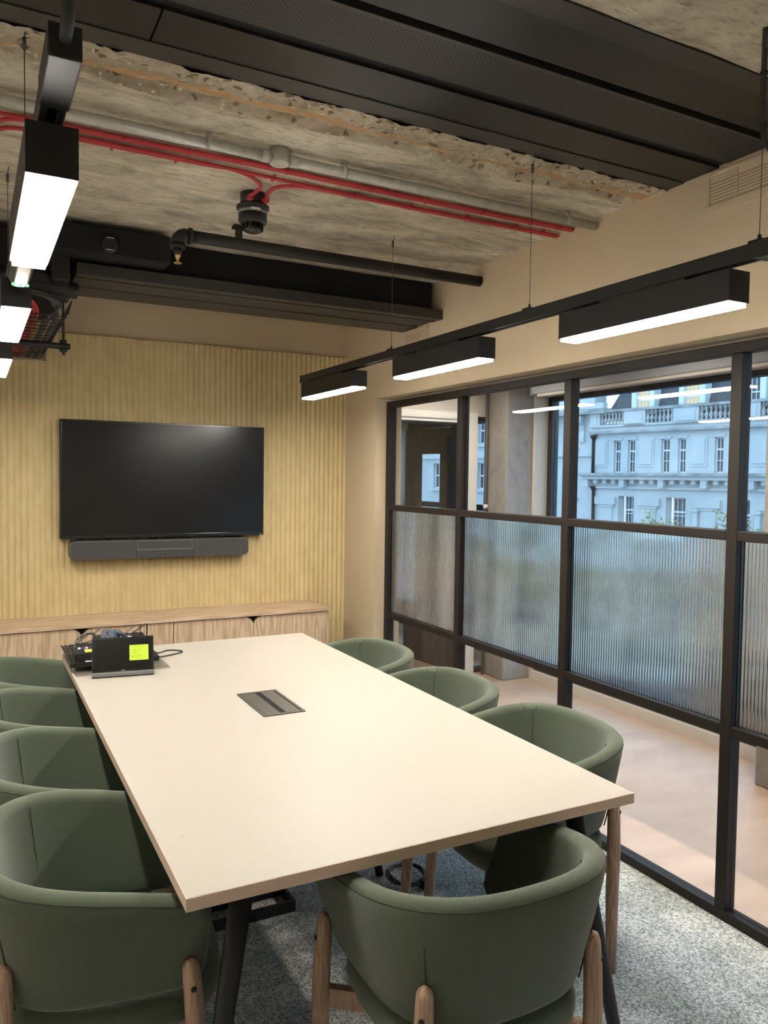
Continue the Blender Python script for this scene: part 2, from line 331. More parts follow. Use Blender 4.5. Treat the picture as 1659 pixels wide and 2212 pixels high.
# ------------------------------------------------------------------ the room
WX, BY, FX, CZ, HEAD, JAMB = 2.2, 4.776, 2.272, 2.54, 1.99, 4.297
LX, RY = -.75, -.9
EW = 5.0            # end wall of the corridor
IX = 3.757          # inner face of the outer wall
MB().box((LX-.1, RY-.1, -.08), (FX+.03, BY+.1, 0)).build('floor', 'carpet', kind='structure')
MB().box((FX+.03, RY-.1, -.08), (IX+.3, 7.4, 0)).build('floor', 'vinyl', kind='structure')
MB().box((LX-.1, BY, 0), (WX+.18, BY+.12, CZ+.2)).build('wall_back', 'wall', kind='structure')
MB().box((LX-.1, RY, 0), (LX, BY, CZ+.2)).build('wall_left', 'offwhite', kind='structure')
MB().box((LX-.1, RY-.1, 0), (WX+.18, RY, CZ+.2)).build('wall_rear', 'offwhite', kind='structure')
wr = MB().box((WX, RY, HEAD), (WX+.18, BY, CZ+.2)).box((WX, JAMB, 0), (WX+.18, BY, HEAD)).build('wall_right', 'wall', kind='structure')
# ceiling slab: rough concrete with broken plaster layers along the near edge
def slab(name, y0, y1, nx, ny, mats, fn, x0=LX, x1=WX):
    m = MB(); V = []; 
    for j in range(ny+1):
        for i in range(nx+1):
            x = x0+(x1-x0)*i/nx; y = y0+(y1-y0)*j/ny
            V.append((x, y, fn(x, y)))
    m.add(V, [(j*(nx+1)+i, (j+1)*(nx+1)+i, (j+1)*(nx+1)+i+1, j*(nx+1)+i+1) for j in range(ny) for i in range(nx)], True)
    return m
def fb(x, y, s, o=4): return noise.fractal(Vector((x*s, y*s, 3.3)), .9, 2.1, o)
def slab_z(x, y):
    z = CZ+.003+.0025*fb(x, y*2, 2.5)+.0007*fb(x, y, 18, 2)
    e1 = 2.215+.008*fb(x, 7, 3); e2 = 2.165+.006*fb(x, 1, 2.4); e3 = 2.135+.025*fb(x, 9, 4)
    s = lambda v: 1/(1+math.exp(max(-40, min(40, v))))
    z += .007*s((y-e1)/.004) - .006*s((y-e2)/.006) - .008*s((y-e3)/.006)
    if y < e3+.03: z += .007*fb(x, y, 9)+.004*fb(x, y, 30, 3)
    return z
def rub_z(x, y):
    z = slab_z(x, y); e = 2.235+.02*fb(x, 3, 3); t = 1/(1+math.exp(max(-40, min(40, (y-e)/.01))))
    rid = abs(noise.noise(Vector((x*16, y*30, 1.1))))+.6*abs(noise.noise(Vector((x*42, y*60, 4.2))))
    band = math.exp(-((y-2.20+.01*fb(x, 2, 4))/.012)**2)      # the open joint beside the timber strip
    return z+t*(.010*rid-.003)+.010*band*t
sl = slab('ceiling', 2.044, 2.29, 900, 64, None, rub_z).build('ceiling', 'concrete', kind='structure')
sl.data.materials.append(M['rubble']); sl.data.materials.append(M['lath'])
for p in sl.data.polygons:
    c = p.center
    e3 = 2.135+.025*fb(c.x, 9, 4); e2 = 2.178+.008*fb(c.x, 1, 2.4)
    if c.y < e3: p.material_index = 1
    elif c.y < e2 and fb(c.x, 5, 2.2)+.8*fb(c.x, c.y*8, 5) > -.30: p.material_index = 2
    elif c.y < 2.235+.03*fb(c.x, 3, 3): p.material_index = 1
slab('ceiling', 2.29, 3.7, 260, 150, None, slab_z).build('ceiling', 'concrete', kind='structure')
slab('ceiling', RY, 1.36, 60, 40, None, lambda x, y: CZ+.004*fb(x, y, 2.5)).build('ceiling', 'concrete', kind='structure')
slab('ceiling', 3.7, BY, 4, 4, None, lambda x, y: CZ+.0).build('ceiling', 'concrete', kind='structure')
MB().box((LX-.1, RY-.1, CZ+.12), (WX+.18, BY+.12, CZ+.2)).build('ceiling', 'concrete', kind='structure')

# ribbed felt panel over the back wall
pn = MB(); pitch = .0330; x = LX; prof = []
while x < WX-.001:
    for k in range(8):
        t = k/8; prof.append((min(x+pitch*t, WX), 4.743-.0105*math.sin(PI*t)**.58))
    x += pitch
prof.append((WX, 4.742))
V = []; nz = 10
for i in range(nz+1):
    for (px, py) in prof:
        z = 2.292*i/nz
        if i == nz: z += .004*noise.noise(Vector((px*3, 0, 0)))
        V.append((px, py, z))
n = len(prof)
pn.add(V, [(i*n+k, i*n+k+1, (i+1)*n+k+1, (i+1)*n+k) for i in range(nz) for k in range(n-1)], True)
pn.add([(px, py, V[nz*n+k][2]) for k, (px, py) in enumerate(prof)]+[(px, BY, V[nz*n+k][2]) for k, (px, py) in enumerate(prof)], [(k, k+1, n+k+1, n+k) for k in range(n-1)])
tag(pn.build('acoustic_panel', 'felt'), 'tall mustard ribbed felt panel covering the end wall behind the screen', 'wall panel')

# ------------------------------------------------------------------ glazed partition
win = structure('window_1', (FX, 2, 0))
g0, g1 = FX, FX+.05
mul = [4.297, 3.4985, 2.6565, 1.8145, .9725, .1305, RY+.05]
def bar(y0, y1, z0, z1, nm): MB().box((g0, y0, z0), (g1, y1, z1)).build(nm, 'frame', win, bev=.003)
bar(RY, 4.297, 0, .036, 'sill_rail'); bar(RY, 4.297, 1.938, 1.9745, 'head_rail')
for i, y in enumerate(mul): bar(y-.044, y, .036, 1.938, 'mullion')
for i in range(len(mul)-1):
    a, b = mul[i+1], mul[i]-.044
    bar(a, b, 1.308, 1.3425, 'transom'); bar(a, b, .643, .6785, 'transom')
    MB().box((g0+.022, a, 1.3425), (g0+.03, b, 1.938)).build('clear_pane', 'glass', win)
    MB().box((g0+.022, a, .036), (g0+.03, b, .643)).build('clear_pane', 'glass', win)
    L_ = b-a; nr = round(L_/.0140); m = MB(); P = []
    for k in range(nr*8+1):
        t = k/8; P.append((a+L_*k/(nr*8), g0+.030+.0026*abs(math.sin(PI*(t % 1)))**.85))
    q = len(P)
    Vv = [(x_, y_, z_) for z_ in (.6785, 1.308) for (y_, x_) in P]+[(g0+.022, y_, z_) for z_ in (.6785, 1.308) for (y_, x_) in P]
    fs = [(k, k+1, q+k+1, q+k) for k in range(q-1)]
    m.add(Vv, fs, False)
    m.add([], [])
    base = 2*q
    m.f.append((base, base+q, base+2*q-1, base+q-1)); m.sm.append(False)
    for zi in (0, 1):
        m.f.append(tuple(zi*q+k for k in range(q))+(base+zi*q+q-1, base+zi*q)); m.sm.append(False)
    for k in (0, q-1):
        m.f.append((k, q+k, base+q+k, base+k)); m.sm.append(False)
    m.build('fluted_pane', 'fluted', win)

# ------------------------------------------------------------------ corridor beyond the glass
MB().box((WX+.18, RY-.1, CZ), (IX+.3, 7.4, CZ+.1)).build('ceiling', 'plaster', kind='structure')
e = MB()
for a, b in (((2.38, EW, 0), (2.68, EW+.14, CZ)), ((2.68, EW, 1.94), (3.30, EW+.14, CZ)), ((3.30, EW, 0), (3.435, EW+.14, CZ)), ((3.435, EW, 1.985), (3.60, EW+.14, CZ)), ((3.60, EW, 0), (IX+.1, EW+.14, CZ))): e.box(a, b)
e.build('wall_end', 'plaster', kind='structure')
MB().box((2.2, BY+.12, 0), (2.38, 7.3, CZ)).build('wall_side', 'plaster', kind='structure')
MB().box((2.2, 7.2, 0), (IX+.3, 7.3, CZ)).build('wall_far', 'plaster', kind='structure')
o_ = MB()
for y0, y1 in ((RY-.1, 4.70), (5.2, 6.86)):
    o_.box((IX, y0, 0), (IX+.2, y1, .065)).box((IX, y0, 2.135), (IX+.2, y1, CZ))
o_.box((IX, 4.70, 0), (IX+.2, 5.2, CZ)).box((IX, 6.86, 0), (IX+.2, 7.3, CZ))
o_.build('wall_outer', 'plaster', kind='structure')
MB().box((2.2, RY-.2, 0), (IX+.2, RY-.1, CZ)).build('wall_corridor_end', 'plaster', kind='structure')
MB().box((IX-.012, RY-.1, 0), (IX, 4.70, .066)).build('baseboard_outer', 'whitegloss', kind='structure')
for nm, y0, y1, zh in (('window_2', RY, 4.70, 2.10), ('window_4', 5.2, 6.86, 1.99)):
    w2 = structure(nm, (IX+.12, y0, 0)); X0, X1 = IX+.115, IX+.175
    MB().box((X0-.09, y0, .065), (X1, y1, .15)).build('sill_rail', 'extframe', w2)
    MB().box((X0, y0, zh), (X1, y1, 2.135)).build('head_rail', 'extframe', w2)
    for y in (y0, y1-.05): MB().box((X0, y, .15), (X1, y+.05, zh)).build('jamb', 'extframe', w2)
    if nm == 'window_4': MB().box((X0, y0+.05, 1.24), (X1, y1-.05, 1.29)).build('transom', 'extframe', w2)
    MB().box((X0+.02, y0+.05, .15), (X0+.028, y1-.05, zh)).build('pane', 'extglass', w2)
# doorway in the end wall
d1 = structure('door_1', (2.68, EW, 0))
for a, b in (((2.60, EW-.022, 0), (2.69, EW, 2.01)), ((3.29, EW-.022, 0), (3.425, EW, 2.01)), ((2.69, EW-.022, 1.93), (3.29, EW, 2.01))):
    MB().box(a, b).build('architrave', 'whitegloss', d1, bev=.004)
for a, b in (((3.315, EW-.034, 0), (3.345, EW-.022, 1.985)), ((2.645, EW-.034, 0), (2.67, EW-.022, 1.985)), ((2.67, EW-.034, 1.955), (3.315, EW-.022, 1.985))):
    MB().box(a, b).build('moulding', 'whitegloss', d1, bev=.004)
MB().box((2.68, EW, 0), (2.70, EW+.14, 1.94)).box((3.28, EW, 0), (3.30, EW+.14, 1.94)).box((2.70, EW, 1.92), (3.28, EW+.14, 1.94)).build('door_lining', 'extframe', d1)
th = math.radians(82); ux = Vector((-math.cos(th), math.sin(th), 0)); uz = Vector((0, 0, 1)); un = Vector((math.sin(th), math.cos(th), 0))
hp = Vector((3.375, EW+.145, .008)); W_ = .64
lf = MB()
for s0, s1, z0, z1 in ((0, .19, 0, 1.905), (.47, W_, 0, 1.905), (.19, .47, 0, .50), (.19, .47, 1.70, 1.905)):
    lf.obox(hp+ux*s0+uz*z0, ux*(s1-s0), -un*.044, uz*(z1-z0))
leaf = lf.build('door_leaf', 'doorwood', d1)
MB().obox(hp+ux*.19+uz*.5-un*.018, ux*.28, -un*.008, uz*1.2).build('vision_pane', 'glass', d1)
MB().tube([hp+ux*.54+uz*1.0-un*.044, hp+ux*.54+uz*1.0-un*.09, hp+ux*.43+uz*1.0-un*.09], .009).build('door_handle', 'chrome', d1)
w3 = structure('window_3', (3.5, EW, 0))
MB().box((3.435, EW+.03, 0), (3.45, EW+.08, 1.985)).box((3.565, EW-.005, 0), (3.60, EW+.08, 1.985)).box((3.45, EW-.005, 1.95), (3.565, EW+.08, 1.985)).box((3.45, EW+.03, 0), (3.565, EW+.08, .05)).build('window_frame', 'extframe', w3)
MB().box((3.45, EW+.05, .05), (3.565, EW+.056, 1.95)).build('pane', 'glass', w3)
tag(MB().box((3.515, 4.73, 0), (IX, EW, CZ)).build('concrete_column', 'column', bev=.008), 'bare grey concrete column at the far end of the corridor beside the dark glazed strip', 'column')
tag(MB().box((3.455, 1.95, 0), (IX, 2.545, CZ)).build('concrete_column', 'column', bev=.008), 'concrete column standing at the right edge of the corridor window', 'column')
pt = thing('pipe', 'thin grey vertical pipe beside the far concrete column', 'pipe', (3.47, 4.95, 0))
MB().tube([(3.49, 4.955, .0), (3.49, 4.955, CZ)], .012).build('pipe_run', 'greycable', pt)
for z in (1.30, .4): MB().lathe((3.49, 4.955, z), [(.018, -.015), (.018, .015)], 12).build('pipe_clip', 'whitegloss', pt)
bl = thing('roller_blind', 'long pale grey roller blind box mounted above the outer window', 'blind', (3.65, 2, 2.11))
MB().box((3.60, RY, 2.125), (3.745, 4.565, 2.30)).build('blind_box', 'blind', bl, bev=.012)
MB().box((3.60, RY, 2.104), (3.628, 4.50, 2.124)).build('hem_bar', 'white', bl, bev=.004)
MB().box((3.598, 4.565, 2.12), (3.747, 4.572, 2.303)).build('end_cap', 'blind', bl)
for y in (4.35, 3.1, 2.0, .9):  # ceiling lamps added out of sight to light the corridor floor and walls
    l_ = thing('added_lamp', 'added unseen lamp on the corridor ceiling beyond the glass', 'light', (2.95, y, CZ), 'added corridor lamps')
    MB().lathe((2.95, y, CZ-.006), [(.055, 0), (.060, .003), (.060, .006)], 20).build('trim_ring', 'white', l_)
    MB().lathe((2.95, y, CZ-.008), [(.046, 0), (.046, .004)], 20).build('diffuser', 'addedlamp', l_)
    sl_ = bpy.data.lights.new('added_lamp_beam', 'SPOT'); sl_.energy = CORRIDOR; sl_.color = (1, .86, .70); sl_.spot_size = 2.5; sl_.spot_blend = .9; sl_.shadow_soft_size = .045
    so_ = bpy.data.objects.new('added_lamp_beam', sl_); sc.collection.objects.link(so_); so_.location = (2.95, y, CZ-.012)

# ------------------------------------------------------------------ ceiling services
fc = thing('fan_coil_casing', 'large black perforated metal casing running across the ceiling nearest the camera', 'air conditioner', (.7, 1.7, 2.55))
z0, z1 = 2.536, 2.62
def strip(y0, y1, za, m, nm, x0=LX+.01, x1=WX): return MB().box((x0, y0, za), (x1, y1, z1)).build(nm, m, fc)
strip(1.972, 2.045, 2.540, 'casing_edge', 'edge_flange')
strip(1.828, 1.972, 2.543, 'casing', 'flat_panel', LX+.01, .386); strip(1.828, 1.972, 2.543, 'casing', 'flat_panel', .391, WX)
strip(1.797, 1.828, 2.552, 'blackmatt', 'recess_strip')
strip(1.629, 1.797, 2.548, 'perf', 'perforated_panel')
strip(1.615, 1.629, 2.543, 'casing_edge', 'trim_strip')
strip(1.585, 1.615, 2.60, 'blackmatt', 'slot')
strip(1.43, 1.585, 2.543, 'casing', 'flat_panel'); strip(1.362, 1.43, 2.536, 'casing_edge', 'edge_flange')

fc2 = thing('chilled_beam_casing', 'far black casing with a slotted grey underside hung in front of the end wall', 'air conditioner', (1.3, 3.7, 2.34))
z1 = 2.39
def strip2(y0, y1, za, m, nm, x0=.40, x1=WX): return MB().box((x0, y0, za), (x1, y1, z1)).build(nm, m, fc2)
strip2(3.54, 3.598, 2.342, 'casing_edge', 'flat_panel'); strip2(3.598, 3.618, 2.38, 'blackmatt', 'slot')
strip2(3.618, 3.632, 2.342, 'casing_edge', 'trim_strip'); strip2(3.632, 3.80, 2.348, 'perf_fine', 'perforated_panel'); strip2(3.80, 3.98, 2.343, 'casing_edge', 'flat_panel')
tag(MB().box((.40, 3.615, 2.392), (2.172, 3.95, CZ+.02)).build('steel_beam', 'blackmatt'), 'deep matt black beam above the far slotted casing', 'beam')
bx = thing('duct_box', 'short black duct box with a round cap fixed left of the sprinkler elbow', 'duct', (.55, 3.5, 2.4))
MB().box((.30, 3.43, 2.405), (.765, 3.61, 2.522)).build('box_body', 'blackmatt', bx, bev=.008)
MB().lathe((.512, 3.43, 2.447), [(.034, 0), (.034, -.018), (.024, -.022)], 24, 'y').build('round_cap', 'black', bx)
for dz in (-.024, .024): MB().box((.497, 3.404, 2.447+dz-.002), (.527, 3.4075, 2.447+dz+.002)).build('cap_clip', 'chrome', bx)
dk = thing('duct', 'black wrapped duct and hoses in the dark ceiling corner above the basket tray', 'duct', (.22, 3.8, 2.3))
MB().box((-.30, 3.62, 2.30), (.385, 4.5, CZ-.01)).build('duct_body', 'blackmatt', dk, bev=.02)
MB().box((.30, 3.52, 2.30), (.372, 3.62, 2.45)).build('duct_collar', 'black', dk, bev=.01)
for k, (yy, zz, rr) in enumerate(((3.64, 2.30, .035), (3.70, 2.285, .03), (3.60, 2.325, .028), (3.76, 2.30, .026))):
    MB().tube(smooth_path([(-.2, yy, zz), (.05, yy+.02, zz-.012), (.25, yy-.01, zz+.004), (.41-.03*k, yy+.02, zz-.006)]), rr, 10).build('hose', 'black', dk)

# sprinkler pipe
sp = thing('sprinkler_pipe', 'black steel sprinkler pipe with an elbow under the concrete ceiling', 'pipe', (1.4, 3.205, 2.467))
MB().tube([(.775, 3.205, 2.467), (2.2, 3.205, 2.467)], .025, 14).build('pipe_run', 'black', sp)
MB().tube(arc((.775, 3.205, 2.432), .035, PI/2, PI, 8, (1, 0, 0), (0, 0, 1)), .028, 14).build('elbow', 'black', sp)
MB().lathe((.782, 3.205, 2.467), [(.033, 0), (.033, .014)], 16, 'x').lathe((.740, 3.205, 2.41), [(.031, 0), (.031, .016)], 16).build('collar', 'black', sp)
MB().lathe((.740, 3.205, 2.39), [(.017, 0), (.017, .022)], 12).build('reducer', 'black', sp)
MB().lathe((.740, 3.205, 2.352), [(.016, 0), (.016, .003), (.005, .004), (.005, .024), (.011, .028), (.012, .038)], 12).tube([(.729, 3.205, 2.385), (.734, 3.205, 2.372), (.739, 3.205, 2.357)], .002, 6).tube([(.751, 3.205, 2.385), (.746, 3.205, 2.372), (.741, 3.205, 2.357)], .002, 6).build('sprinkler_head', 'brass', sp, label='brass sprinkler head')
MB().box((.978, 3.196, 2.485), (1.004, 3.214, 2.528)).build('hanger', 'black', sp)
MB().box((.965, 3.188, 2.526), (1.018, 3.222, 2.540)).build('hanger_foot', 'black', sp, bev=.003)

# galvanised conduit
cd = thing('conduit', 'galvanised steel conduit with a round junction box across the concrete ceiling', 'conduit', (1.1, 2.405, 2.515))
CY, CZ_ = 2.405, 2.512
MB().tube([(LX, CY, CZ_), (.85, CY, CZ_)], .0165, 12).tube([(.90, CY, CZ_), (WX, CY, CZ_)], .0165, 12).build('tube', 'galv', cd)
MB().lathe((.875, CY, CZ_-.018), [(.030, 0), (.031, .004), (.031, .046)], 24).build('junction_box', 'galv', cd)
for x_ in (.828, .922): MB().lathe((x_, CY, CZ_), [(.0195, -.014), (.0195, .014)], 14, 'x').build('coupler', 'galv', cd)
for x_ in (.20, .648, 1.10, 2.05):
    MB().lathe((x_, CY-.006, CZ_), [(.0185, -.006), (.0185, .006)], 14, 'x').lathe((x_, CY-.004, CZ_+.004), [(.010, 0), (.010, .03)], 12).build('saddle', 'galv', cd)
# red fire alarm cables
rc = thing('red_cable', 'red fire alarm cable clipped along the ceiling nearest the galvanised conduit', 'cable', (1.1, 2.55, 2.53), 'red alarm cables')
def wob(x): return .004*math.sin(x*5)+.002*math.sin(x*13)
MB().tube(smooth_path([(.055, 3.0, 2.528), (.055, 2.72, 2.528), (.075, 2.60, 2.528), (.13, 2.553, 2.528)]+[(x_, 2.543+wob(x_), 2.530) for x_ in (.25, .5, .8, 1.1, 1.4, 1.7, 2.0, 2.19)], 5), .0068, 8).tube(smooth_path([(LX, 2.532, 2.528), (.0, 2.535, 2.528)]+[(x_, 2.531+wob(x_), 2.5305) for x_ in (.25, .5, .8, 1.1, 1.4, 1.7, 2.0, 2.19)], 5), .0068, 8).build('cable_run', 'red', rc)
rd = thing('red_cable', 'red fire alarm cable looping down into the smoke detector', 'cable', (1.1, 2.62, 2.53), 'red alarm cables')
MB().tube(smooth_path([(.045, 3.1, 2.528), (.045, 2.80, 2.528), (.07, 2.68, 2.528), (.13, 2.618, 2.528)]+[(x_, 2.612+wob(x_), 2.530) for x_ in (.3, .5, .7, .78)]+[(.85, 2.635, 2.53), (.905, 2.685, 2.529), (.915, 2.725, 2.524), (.897, 2.765, 2.512)], 6), .0068, 8).build('cable_run', 'red', rd)
MB().tube(smooth_path([(.3, 2.60, 2.530), (.6, 2.602, 2.530), (.9, 2.612, 2.530)]+[(x_, 2.622+wob(x_), 2.530) for x_ in (1.1, 1.4, 1.7, 2.0, 2.19)], 5), .0068, 8).tube(smooth_path([(.962, 2.770, 2.512), (.952, 2.735, 2.52), (.965, 2.69, 2.528), (1.01, 2.652, 2.53), (1.08, 2.634, 2.53), (1.25, 2.633+wob(1.25), 2.53), (1.7, 2.632+wob(1.7), 2.53), (2.19, 2.632, 2.53)], 6), .0068, 8).build('cable_run', 'red', rd)
for x_ in (.42, .62, .95, 1.27, 1.5, 1.75, 1.98, 2.12):
    MB().box((x_-.004, 2.524+wob(x_), 2.5225), (x_+.004, 2.55+wob(x_), 2.537)).build('cable_clip', 'red', rc)
    MB().box((x_-.024, 2.604+wob(x_), 2.5225), (x_-.016, 2.632+wob(x_), 2.537)).build('cable_clip', 'red', rd)
# smoke detector
sd = thing('smoke_detector', 'black smoke detector with red cable glands on the concrete ceiling', 'smoke detector', (.93, 2.83, 2.53))
DX, DY = .928, 2.83
MB().lathe((DX, DY, 2.50), [(.046, 0), (.046, .042)], 28).build('back_box', 'black', sd)
MB().lathe((DX, DY, 2.484), [(.054, 0), (.060, .004), (.060, .012), (.054, .016)], 32).build('base_ring', 'black', sd)
MB().lathe((DX, DY, 2.468), [(.0525, 0), (.0525, .016)], 32).build('clear_ring', 'grey_plastic', sd, label='translucent grey ring')
MB().lathe((DX, DY, 2.432), [(.030, 0), (.046, .002), (.052, .010), (.052, .036)], 32).build('body', 'black', sd)
MB().lathe((DX, DY, 2.402), [(.020, 0), (.030, .004), (.034, .012), (.034, .030)], 24).build('sensor_dome', 'bezel', sd)
fin = MB()
for k in range(12):
    a = 2*PI*k/12; fin.box((DX+.036*math.cos(a)-.003, DY+.036*math.sin(a)-.003, 2.410), (DX+.036*math.cos(a)+.003, DY+.036*math.sin(a)+.003, 2.434), a)
fin.build('sensor_grille', 'black', sd)
lb = arc((DX, DY, 2.472), .0532, -2.0, -1.35, 6, (1, 0, 0), (0, 1, 0)); m = MB()
m.add([tuple(p) for p in lb]+[(p.x, p.y, 2.480) for p in lb], [(k, k+1, 8+k, 7+k) for k in range(6)]); m.build('label_tag', 'label', sd, label='small white label')
for p, q in (((.897, 2.765, 2.512), (.905, 2.79, 2.508)), ((.962, 2.770, 2.512), (.955, 2.795, 2.508))):
    MB().tube([p, q], [.011, .013], 8).build('cable_gland', 'red', sd, label='red cable gland')

# vent grilles on the right wall
def grille(y0, y1, z0_, z1_, label):
    t = thing('vent_grille', label, 'vent', (WX, (y0+y1)/2, z0_))
    MB().box((WX-.012, y0, z0_), (WX, y1, z0_+.022)).box((WX-.012, y0, z1_-.012), (WX, y1, z1_)).box((WX-.012, y0, z0_+.022), (WX, y0+.02, z1_-.012)).box((WX-.012, y1-.02, z0_+.022), (WX, y1, z1_-.012)).build('grille_frame', 'wall', t, bev=.003)
    s = MB(); k = int((z1_-z0_-.046)/.0105)
    for i in range(k):
        zz = z0_+.024+i*.0105
        s.obox((WX-.0105, y0+.02, zz), (.004, 0, .0070), (0, y1-y0-.04, 0), (.002, 0, .001))
    s.build('slats', 'wall', t)
    MB().box((WX-.007, y0+.02, z0_+.022), (WX-.001, y1-.02, z1_-.012)).build('backing', 'wall', t)
    for yy in (y0+(y1-y0)*.33, y0+(y1-y0)*.66): MB().box((WX-.0095, yy-.0015, z0_+.022), (WX-.006, yy+.0015, z1_-.012)).build('mullion_bar', 'wall', t)
grille(1.50, 1.875, 2.404, 2.532, 'beige louvred vent grille high on the right wall near the camera')
grille(3.685, 3.94, 2.225, 2.335, 'small beige louvred vent grille under the far black casing')

# ------------------------------------------------------------------ track lighting
def track(x, y0, y1, label, wires):
    t = thing('light_track', label, 'light track', (x, (y0+y1)/2, 2.03), 'suspended light tracks')
    MB().box((x-.018, y0, 2.016), (x-.007, y1, 2.052)).box((x+.007, y0, 2.016), (x+.018, y1, 2.052)).box((x-.007, y0, 2.034), (x+.007, y1, 2.052)).build('rail', 'black', t, bev=.002)
    MB().box((x-.020, y0-.002, 2.012), (x+.020, y0+.15, 2.054)).build('feed_box', 'black', t, bev=.002)
    MB().box((x-.0185, y1, 2.014), (x+.0185, y1+.004, 2.053)).build('end_cap', 'black', t)
    for y in wires:
        MB().tube([(x+.012, y, 2.056), (x+.012, y, 2.50)], .0011, 6).build('suspension_wire', 'wire', t)
        MB().box((x-.004, y-.018, 2.052), (x+.022, y+.018, 2.062)).tube([(x+.012, y, 2.06), (x+.012, y, 2.075)], .004, 8).build('wire_clip', 'black', t)
        MB().tube([(x+.012, y, 2.495), (x+.012, y, 2.522)], .005, 8).tube([(x+.012, y, 2.52), (x+.016, y-.012, 2.55)], .0018, 6).build('wire_anchor', 'wire', t)
    return t
tl = track(.107, 1.06, 4.0, 'black suspended light track on the left with a feed cable at its near end', (2.063, 3.01))
tr = track(1.60, 1.06, 3.995, 'black suspended light track along the right wall above the glass', (1.222, 2.063, 3.01))
MB().tube(smooth_path([(.107, 1.058, 2.035), (.107, 1.03, 2.05), (.11, 1.02, 2.12), (.125, 1.03, 2.3), (.14, 1.05, 2.54)]), .008, 8).build('feed_cable', 'cable', tl)
MB().tube(smooth_path([(1.60, 1.058, 2.035), (1.60, 1.04, 2.05), (1.605, 1.06, 2.12), (1.60, 1.19, 2.25), (1.61, 1.222, 2.34), (1.612, 1.224, 2.44), (1.612, 1.224, 2.545)]), .0065, 8).build('feed_cable', 'cable', tr)
for p in ((1.607, 1.217, 2.32), (1.612, 1.224, 2.44)): MB().lathe(p, [(.010, -.003), (.010, .003)], 10).build('cable_tie', 'black', tr)
def lum(x, y0, y1, label):
    t = thing('linear_light', label, 'light', (x, (y0+y1)/2, 1.93), 'linear lights on the tracks')
    h = .0355
    MB().box((x-h, y0, 1.928), (x-h+.0045, y1, 2.002)).box((x+h-.0045, y0, 1.928), (x+h, y1, 2.002)).box((x-h+.0045, y0, 1.928), (x+h-.0045, y0+.004, 2.002)).box((x-h+.0045, y1-.004, 1.928), (x+h-.0045, y1, 2.002)).box((x-h+.0045, y0+.004, 1.95), (x+h-.0045, y1-.004, 2.002)).build('housing', 'black', t)
    MB().box((x-h+.005, y0+.0045, 1.919), (x+h-.005, y1-.0045, 1.949)).build('diffuser', 'lamp', t, label='glowing white diffuser')
    c = (y0+y1)/2
    MB().box((x-.015, c-.15, 2.002), (x+.015, c+.15, 2.018)).build('track_adaptor', 'black', t)
LW = ['nearest the camera', 'middle of its three', 'farthest from the camera']
for i, (a, b) in enumerate(((1.235, 1.765), (2.235, 2.78), (3.255, 3.81))):
    lum(.107, a, b, 'glowing black linear light on the left track, '+LW[i])
for i, (a, b) in enumerate(((1.262, 1.86), (2.28, 2.91), (3.29, 3.935))):
    lum(1.60, a, b, 'glowing black linear light on the right track, '+LW[i])
em = thing('emergency_light', 'rounded black emergency light with cream lens and green glow on the left track', 'light', (.107, 1.97, 1.96))
pr_ = [(-.027, 0), (-.024, -.022), (-.014, -.036), (.014, -.036), (.024, -.022), (.027, 0)]
MB().prism(pr_, (.107, 1.83, 2.0), (1, 0, 0), (0, 0, 1.4), (0, .27, 0)).box((.092, 1.86, 2.0), (.122, 2.07, 2.018)).build('housing', 'black', em, bev=.006)
MB().prism([(-.0155, -.030), (-.0145, -.0385), (.0145, -.0385), (.0155, -.030)], (.107, 1.855, 2.0), (1, 0, 0), (0, 0, 1.4), (0, .20, 0)).build('lens', 'lens', em, bev=.002, label='cream lens')
for dx, dy in ((-.015, 2.058), (0, 2.064), (.015, 2.058)): MB().ball((.107+dx, dy, 1.9475), .004, 6).build('indicator', 'led', em, label='green indicator')

# ------------------------------------------------------------------ basket tray
bt = thing('cable_basket', 'black wire cable basket hung from a bar in the upper left corner', 'cable tray', (.24, 4.0, 2.12))
bx0, bx1, by0, by1, bz, bh = .19, .352, 3.42, 4.74, 2.135, .062
wm = MB()
def loop(y): return [(bx0-.012, y, bz+bh), (bx0, y, bz+.012), (bx0+.012, y, bz), (bx1-.012, y, bz), (bx1, y, bz+.012), (bx1+.012, y, bz+bh)]
y = by0
while y < by1: wm.tube(loop(y), .0026, 6); y += .085
for x_, z_ in ((bx0-.012, bz+bh), (bx0, bz+.03), (bx1, bz+.03), (bx1+.012, bz+bh), (bx0+.045, bz), (bx0+.115, bz)): wm.tube([(x_, by0-.02, z_), (x_, by1, z_)], .0023, 6)
wm.build('wire_mesh', 'black', bt)
MB().tube([(-.15, 4.05, 2.112), (.425, 4.05, 2.112)], .015, 10).build('support_bar', 'black', bt)
MB().tube([(.395, 4.05, 2.07), (.395, 4.05, 2.53)], .006, 8).build('threaded_rod', 'black', bt)
MB().lathe((.395, 4.05, 2.085), [(.014, 0), (.018, .006), (.018, .012), (.010, .014)], 12).build('rod_nut', 'black', bt)
MB().lathe((.395, 4.05, 2.128), [(.016, 0), (.016, .012)], 6).build('rod_nut', 'black', bt)
MB().box((.385, 4.04, 2.5), (.405, 4.06, 2.535)).build('rod_anchor', 'black', bt)
for k in range(4):
    x_ = .205+.013*k
    tag(MB().tube(smooth_path([(x_-.03, 3.40, 2.185), (x_, 3.50, bz+.022+.006*(k % 2)), (x_+.006, 3.9, bz+.012+.008*(k % 2)), (x_-.004, 4.3, bz+.011), (x_, 4.77, bz+.012+.006*(k % 2))]), .0075, 8).build('red_cable', 'red'), 'thick red cable lying in the hanging wire basket', 'cable', 'red cables in the basket')
